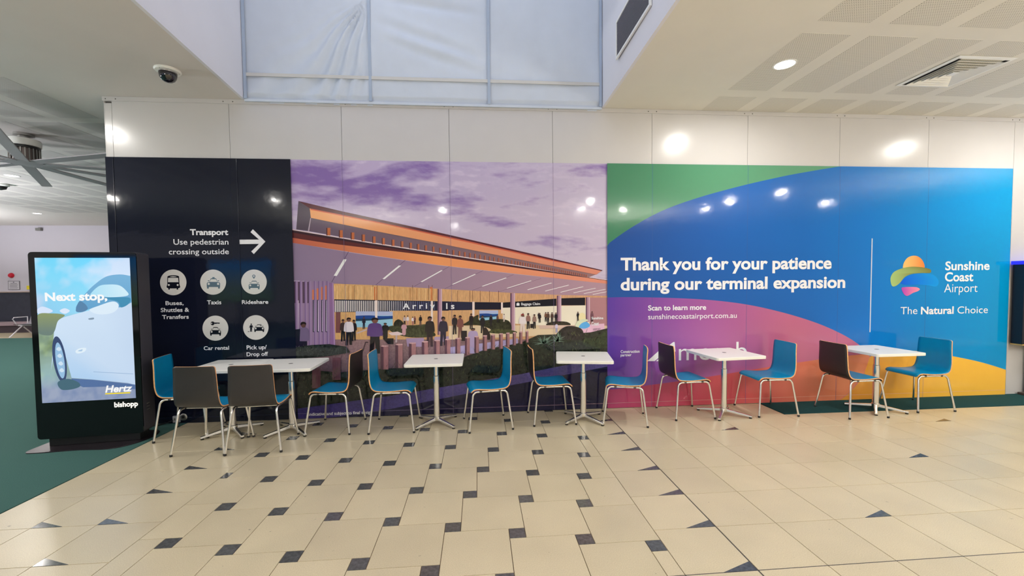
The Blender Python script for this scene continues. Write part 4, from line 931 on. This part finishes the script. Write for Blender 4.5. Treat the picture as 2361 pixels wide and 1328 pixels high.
for i, (ra, rb, fa, fb) in enumerate(feet):
    cx_ = sum(p[0] for p in (ra, rb, fa, fb))/4; cy_ = sum(p[1] for p in (ra, rb, fa, fb))/4
    h = atan2(fa[1]+fb[1]-ra[1]-rb[1], fa[0]+fb[0]-ra[0]-rb[0])
    o = ch0 if i == 0 else copy_tree(ch0)
    o.location = (cx_, cy_, 0.0005); o.rotation_euler = (0, 0, h)
    tag(o, clabel[i], 'chair', 'moulded cafe chairs along the mural')

# ================================================================== TABLES
def table():
    r = empty('cafe_table'); ZT_ = 0.712
    q = MB(); q.prism(rrect(-0.298, 0.298, -0.298, 0.298, 0.028, 5), ZT_-0.032, ZT_); q.build('tabletop', M_tabletop, r, bevel=0.006)
    q = MB(); q.lathe([(0.0001, ZT_+0.0012), (0.020, ZT_+0.0012), (0.023, ZT_)], 16); q.build('centre_cap', M_grey, r)
    q = MB(); q.box(-0.20, 0.20, -0.02, 0.02, ZT_-0.045, ZT_-0.032); q.box(-0.02, 0.02, -0.20, 0.20, ZT_-0.0451, ZT_-0.0321); q.build('support_spider', M_black, r)
    q = MB(); q.lathe([(0.032, 0.045), (0.032, 0.50), (0.0315, 0.525), (0.026, 0.53), (0.026, ZT_-0.045)], 24)
    q.lathe([(0.036, 0.035), (0.040, 0.045), (0.040, 0.075), (0.033, 0.08)], 24); q.build('column', M_chrome, r)
    for k in range(4):
        a = radians(45+90*k); Mx = Matrix.Rotation(a, 4, 'Z')
        q = MB(); w0, w1 = 0.019, 0.015
        vs = [Mx @ Vector(p) for p in ((0.025, -w0, 0.040), (0.025, w0, 0.040), (0.285, w1, 0.012), (0.285, -w1, 0.012), (0.025, -w0*.8, 0.068), (0.025, w0*.8, 0.068), (0.285, w1*.8, 0.030), (0.285, -w1*.8, 0.030))]
        q.add(vs, [(0, 1, 2, 3), (4, 7, 6, 5), (0, 4, 5, 1), (1, 5, 6, 2), (2, 6, 7, 3), (3, 7, 4, 0)])
        f = q.build('foot', M_chrome, r, bevel=0.003)
        q = MB(); q.lathe([(0.0001, 0), (0.015, 0), (0.016, 0.010), (0.010, 0.015)], 12, 0.270*cos(a), 0.270*sin(a)); q.build('glide', M_black, f)
    return r
tb0 = table(); index_kids(tb0)
tabs = [((1.338, -0.372), 0, 'left one of the two white square tables pushed together beside the display'),
 ((1.945, -0.392), 1.5, 'right one of the two white square tables pushed together near the display'),
 ((3.440, -0.325), 0, 'white square table standing alone in front of the printed bollards'),
 ((5.060, -0.375), -10.5, 'white square table standing askew where the picture meets the purple shape'),
 ((6.700, -0.372), 5, 'white square table in front of the builder\'s logo on the purple shape'),
 ((8.545, -0.405), 1, 'white square table nearest the right end, on the carpet strip')]
for i, ((x, y), a, lb) in enumerate(tabs):
    o = tb0 if i == 0 else copy_tree(tb0)
    o.location = (x, y, 0.0005); o.rotation_euler = (0, 0, radians(a)); tag(o, lb, 'table', 'square pedestal tables along the mural')

# ================================================================== CEILING FITTINGS
def downlight(x, y, power, label, col=(1.0, 0.96, 0.90), r_=0.085, grp='round recessed downlights'):
    d = empty('downlight', (x, y, ZC)); tag(d, label, 'light', grp)
    q = MB(); q.lathe([(r_+0.016, 0.0), (r_+0.016, -0.005), (r_, -0.007), (r_-0.002, 0.0)], 28); q.build('trim_ring', M_lamp_trim, d)
    q = MB(); q.lathe([(0.0001, -0.0035), (r_-0.001, -0.0035), (r_-0.001, -0.0005)], 28); q.build('lens', M_lamp, d)
    l = bpy.data.lights.new('downlight_lamp', 'AREA'); l.shape = 'DISK'; l.size = r_*1.8; l.energy = power; l.color = col
    o = bpy.data.objects.new('downlight_lamp', l); C.objects.link(o); o.parent = d; o.location = (0, 0, -0.012)
PW = 31
downlight(6.825, -1.095, PW, 'lit downlight in the perforated ceiling above the fourth table')
downlight(-4.594, 3.571, PW, 'lit downlight beyond the ceiling fan')
downlight(-8.37, 7.934, PW, 'lit downlight farthest back, near the far wall')
out = 'downlight beyond the edge of the picture'
for x, y in ((10.50, -1.19), (-0.90, -1.13), (6.80, -5.65), (6.86, -6.87), (10.41, -5.54), (10.39, -6.65), (-0.94, -5.71), (-4.56, -5.67), (11.09, -4.56), (2.95, -7.2), (13.3, -5.77), (8.08, -6.92), (3.1, -10.5), (-4.9, -1.2), (-1.0, 4.6), (-8.6, 3.0), (-4.8, 8.2), (-8.6, -2.0), (13.8, -1.4)):  # many placed from glints on the vinyl; the rest added for light coverage
    downlight(x, y, PW, out, grp='downlights out of frame')
# added fill lamps to brighten the ceiling, unseen, all outside the picture
M_up = mat('fill_uplight_housing', L(190, 190, 190), 0.4)
for x, y, p in ((-6.6, -2.0, 800), (0.6, -8.6, 330), (8.6, -7.6, 360), (-7.4, 2.6, 360), (-11.2, 6.4, 260), (13.0, -3.0, 150)):
    u = empty('fill_uplighter', (x, y, 0)); tag(u, 'added unseen uplighter beyond the edge of the picture', 'lamp', 'added ceiling fill out of frame')
    q = MB(); q.lathe([(0.0001, 0.001), (0.18, 0.001), (0.18, 0.02), (0.02, 0.03), (0.02, 1.78)], 16); q.build('stand', M_up, u)
    q = MB(); q.box(-0.7, 0.7, -0.12, 0.12, 1.78, 1.88); q.build('trough', M_up, u)
    l = bpy.data.lights.new('fill_uplight_lamp', 'AREA'); l.shape = 'RECTANGLE'; l.size = 1.38; l.size_y = 0.23; l.energy = p; l.color = (0.97, 0.97, 1.0) if x < 0 else (1.0, 0.97, 0.93)
    o = bpy.data.objects.new('fill_uplight_lamp', l); C.objects.link(o); o.parent = u; o.location = (0, 0, 1.8815); o.rotation_euler = (pi, 0, 0)
tv = empty('information_screen', (-2.52, -7.05, 0)); tag(tv, 'lit landscape screen on a stand beyond the edge of the picture', 'screen')
q = MB(); q.box(-0.85, 0.85, -0.06, 0.0, 1.05, 2.22); q.build('casing', M_black, tv, bevel=0.006)
q = MB(); q.box(-0.05, 0.05, -0.05, -0.01, 0.02, 1.05); q.build('post', M_black, tv); q = MB(); q.box(-0.35, 0.35, -0.25, 0.2, 0.0, 0.02); q.build('base', M_black, tv)
q = MB(); gx = 8
for j in range(gx+1):
    for i in range(2):
        z = 1.09+1.09*j/gx; c_ = lerp(L(110, 150, 96), L(120, 150, 150), j/3) if j < 3 else lerp(L(120, 150, 150), L(40, 140, 220), (j-3)/4)
        q.v.append((-0.81+1.62*i, 0.002, z)); q.c.append(tuple(2.2*t for t in c_[:3])+(1,))
for j in range(gx): q.f.append((2*j, 2*j+2, 2*j+3, 2*j+1)); q.mi.append(0); q.smooth.append(False)
q.build('picture', V_screen, tv)
# dome camera
dm = empty('dome_camera', (1.012, -0.632, ZC)); tag(dm, 'white ringed dark glass dome camera on the left ceiling', 'camera')
q = MB(); q.lathe([(0.104, 0.0), (0.106, -0.010), (0.098, -0.020), (0.072, -0.022), (0.070, 0.0)], 36); q.build('mounting_ring', M_lamp_trim, dm)
q = MB(); q.lathe([(0.072, -0.018), (0.072, -0.045), (0.066, -0.075), (0.052, -0.098), (0.030, -0.112), (0.0001, -0.117)], 36); q.build('smoked_dome', mat('smoked_dome_glass', L(14, 10, 20), 0.04, spec=0.8, coat=0.5), dm)
q = MB(); q.lathe([(0.0725, -0.019), (0.0728, -0.030), (0.0705, -0.034), (0.0700, -0.019)], 36); q.build('dome_collar', M_alu, dm)
for a in (20, 140, 260):
    q = MB(); q.lathe([(0.0001, -0.0235), (0.003, -0.0235), (0.003, -0.02)], 8, 0.087*cos(radians(a)), 0.087*sin(radians(a))); q.build('screw', M_grey, dm)
# square air diffuser
vt = empty('air_diffuser', (8.622, -1.052, ZC)); tag(vt, 'square white four-way air diffuser with dark louvre gaps in the right ceiling', 'vent')
q = MB(); q.box(-0.27, 0.27, -0.27, 0.27, -0.001, 0.0); q.build('backing', mat('duct_black', L(26, 22, 22), 0.8), vt)
def sqring(r0, r1, z0, z1, nm):
    q = MB(); vs = []
    for r_, z in ((r0, z0), (r1, z1), (r1, z1-0.003), (r0, z0-0.003)): vs += [(-r_, -r_, z), (r_, -r_, z), (r_, r_, z), (-r_, r_, z)]
    fs = []
    for a in range(4):
        b2 = (a+1) % 4
        for k in range(4): fs.append((a*4+k, a*4+(k+1) % 4, b2*4+(k+1) % 4, b2*4+k))
    q.add(vs, fs); return q.build(nm, M_lamp_trim, vt)
sqring(0.298, 0.262, -0.004, -0.010, 'frame')
for k, r_ in enumerate((0.225, 0.183, 0.141, 0.099, 0.057)): sqring(r_-0.012, r_+0.016, -0.003, -0.022, 'louvre')
q = MB(); q.box(-0.032, 0.032, -0.032, 0.032, -0.020, -0.016); q.build('centre_plate', M_lamp_trim, vt)
# big ceiling fan
M_blade = mat('fan_blade_grey', L(176, 168, 174), 0.5)
fn = empty('ceiling_fan', (-2.10, 1.25, ZC)); tag(fn, 'large grey multi-blade ceiling fan at the left edge', 'fan')
q = MB(); q.lathe([(0.10, 0.0), (0.10, -0.03), (0.06, -0.04), (0.06, -0.075)], 24); q.build('mount', M_alu, fn)
q = MB(); q.lathe([(0.05, -0.075), (0.155, -0.08), (0.162, -0.10), (0.160, -0.165), (0.150, -0.17)], 32); q.build('motor_cover', M_lamp_trim, fn)
q = MB(); q.lathe([(0.148, -0.17), (0.150, -0.18), (0.150, -0.20), (0.148, -0.205)], 32); q.build('band', M_black, fn)
q = MB(); q.lathe([(0.128, -0.20), (0.128, -0.37), (0.10, -0.375)], 32); q.build('motor', mat('motor_grey', L(118, 106, 104), 0.4, 0.5), fn)
for k in range(24):
    a = 2*pi*k/24; q = MB(); q.box(0.126, 0.150, -0.006, 0.006, -0.37, -0.205, M=Matrix.Rotation(a, 4, 'Z')); q.build('cooling_fin', M_alu, fn)
q = MB(); q.lathe([(0.10, -0.372), (0.20, -0.378), (0.20, -0.392), (0.0001, -0.40)], 32); q.build('hub', M_blade, fn)
for k in range(10):
    a = radians(-17+36*k); Mx = Matrix.Rotation(a, 4, 'Z') @ Matrix.Translation((0, 0, -0.385)) @ Matrix.Rotation(radians(-5), 4, 'X')
    q = MB(); q.box(0.16, 1.78, -0.06, 0.06, -0.006, 0.006, M=Mx); q.build('blade', M_blade, fn, bevel=0.004)
dc = empty('dome_camera', (up(2, 424, 2, ZC).x, up(2, 424, 2, ZC).y, ZC)); tag(dc, 'small dome camera far back on the ceiling at the left edge', 'camera')
q = MB(); q.lathe([(0.12, 0.0), (0.12, -0.03), (0.09, -0.05)], 20); q.build('mounting_ring', M_lamp_trim, dc)
q = MB(); q.lathe([(0.088, -0.045), (0.07, -0.10), (0.0001, -0.125)], 20); q.build('smoked_dome', M_black, dc)

# ================================================================== RIGHT EDGE: self-service kiosk, and small fittings
rk = empty('ordering_kiosk', (10.81, -0.02, 0)); tag(rk, 'dark wall-side self-service kiosk with a blue light bar at the right edge', 'kiosk')
def rbox(nm, a, m, bev=0.0, par=None):
    q = MB(); q.box(*a); return q.build(nm, m, par or rk, bevel=bev)
M_kdark = mat('kiosk_black', L(26, 24, 34), 0.3)
rbox('body', (0, 0.62, -0.125, -0.005, 0.68, 1.70), M_kdark, 0.004)
rbox('light_bar', (-0.03, 0.64, -0.145, -0.005, 1.70, 1.745), mat('blue_light_bar', L(40, 40, 235), 0.4, emis=0.9), 0.004)
rbox('timber_edge', (-0.002, 0.622, -0.13, -0.005, 0.665, 0.68), mat('pale_timber', L(196, 160, 90), 0.5), 0.002)
sc_ = rbox('screen', (0.05, 0.57, -0.1265, -0.125, 1.15, 1.62), mat('kiosk_screen', L(90, 110, 136), 0.2, emis=0.35))
rbox('label_plate', (0.025, 0.40, -0.1265, -0.125, 1.02, 1.07), mat('kiosk_label', L(200, 200, 210), 0.5))
rbox('label_plate', (0.035, 0.40, -0.1265, -0.125, 0.87, 0.98), mat('kiosk_label', L(200, 200, 210), 0.5))
q = MB(); q.prism([(p[0], p[1]) for p in circ(0, 0, 0.05, 16, ry=0.035)], 0, 0.0015); o = q.build('food_picture', mat('food_picture', L(190, 120, 60), 0.5, noise_amt=0.4, noise_scale=40), rk); o.location = (0.08, -0.125, 0.81); o.rotation_euler = (pi/2, 0, 0)
rbox('pedestal', (0.22, 0.42, -0.10, -0.02, 0.03, 0.68), M_grey, 0.004)
rbox('floor_plate', (0.13, 0.60, -0.125, -0.005, 0.0045, 0.035), mat('plinth_dark', L(74, 62, 58), 0.5), 0.004)
gl = empty('cable_gland', (0.612, -0.004, 0.070)); tag(gl, 'round chrome cable cover low on the navy mural behind the left chairs', 'fitting')
q = MB(); q.lathe([(0.0001, -0.016), (0.016, -0.018), (0.030, -0.018), (0.042, -0.010), (0.044, 0)], 24); o = q.build('cover', M_alu, gl); o.rotation_euler = (-pi/2, 0, 0)
q = MB(); q.lathe([(0.0001, -0.020), (0.013, -0.020), (0.013, -0.016)], 16); o = q.build('plug', M_black, gl); o.rotation_euler = (-pi/2, 0, 0)
so = empty('power_socket', (0.545, -0.006, 0.052)); tag(so, 'small white power socket low on the navy mural beside the round cover', 'socket')
q = MB(); q.box(-0.036, 0.036, -0.028, 0, -0.036, 0.036); q.build('plate', mat('socket_white', L(200, 200, 205), 0.4), so, bevel=0.003)
for dx in (-0.014, 0.014):
    q = MB(); q.box(dx-0.008, dx+0.008, -0.031, -0.028, -0.012, 0.014); q.build('switch', M_grey, so)
cb = MB(); cb.tube([(0.515, -0.03, 0.04), (0.46, -0.05, 0.02), (0.40, -0.07, 0.0105), (0.33, -0.11, 0.0105), (0.28, -0.16, 0.0105)], 0.006, 8)
tag(cb.build('power_cable', M_black), 'black power cable on the carpet behind the display, leaving the socket', 'cable')
# far seating
bs = empty('beam_seat', (-9.55, 8.95, 0)); tag(bs, 'white tubular beam seating by the far wall, partly hidden by the display', 'seat')
M_wtube = mat('white_tube', L(214, 208, 214), 0.4)
for x in (-0.40, 0.9):
    q = MB(); q.tube([(x-0.05, -0.30, 0.012), (x, -0.02, 0.30), (x, 0.05, 0.36)], 0.018, 8); q.build('leg', M_wtube, bs)
    q = MB(); q.tube([(x+0.05, 0.30, 0.012), (x, 0.06, 0.30)], 0.018, 8); q.build('leg', M_wtube, bs)
for x in (-0.42, 0.17, 0.76, 1.35):
    q = MB(); q.tube([(x, 0.20, 0.36), (x, 0.20, 0.60), (x, -0.18, 0.60), (x, -0.22, 0.56), (x, -0.10, 0.36)], 0.014, 8); q.build('armrest', M_wtube, bs)
q = MB(); q.box(-0.50, 1.45, 0.0, 0.06, 0.33, 0.38); q.build('beam', M_wtube, bs)
for k in range(3):
    x = -0.12+0.59*k; q = MB(); vs = []; pr = [(-0.25, 0.40), (-0.1, 0.39), (0.10, 0.395), (0.20, 0.43), (0.26, 0.60), (0.30, 0.82)]
    for (y_s, z_s) in pr: vs += [(x-0.26, y_s, z_s), (x+0.26, y_s, z_s)]
    for (y_s, z_s) in pr: vs += [(x-0.26, y_s+0.004, z_s-0.012), (x+0.26, y_s+0.004, z_s-0.012)]
    m_ = len(pr)*2; fs = []
    for i in range(len(pr)-1): fs += [(2*i, 2*i+1, 2*i+3, 2*i+2), (m_+2*i, m_+2*i+2, m_+2*i+3, m_+2*i+1), (2*i, 2*i+2, m_+2*i+2, m_+2*i), (2*i+1, m_+2*i+1, m_+2*i+3, 2*i+3)]
    q.add(vs, fs); q.build('seat_shell', mat('perforated_steel', L(150, 146, 154), 0.4, 0.4), bs)
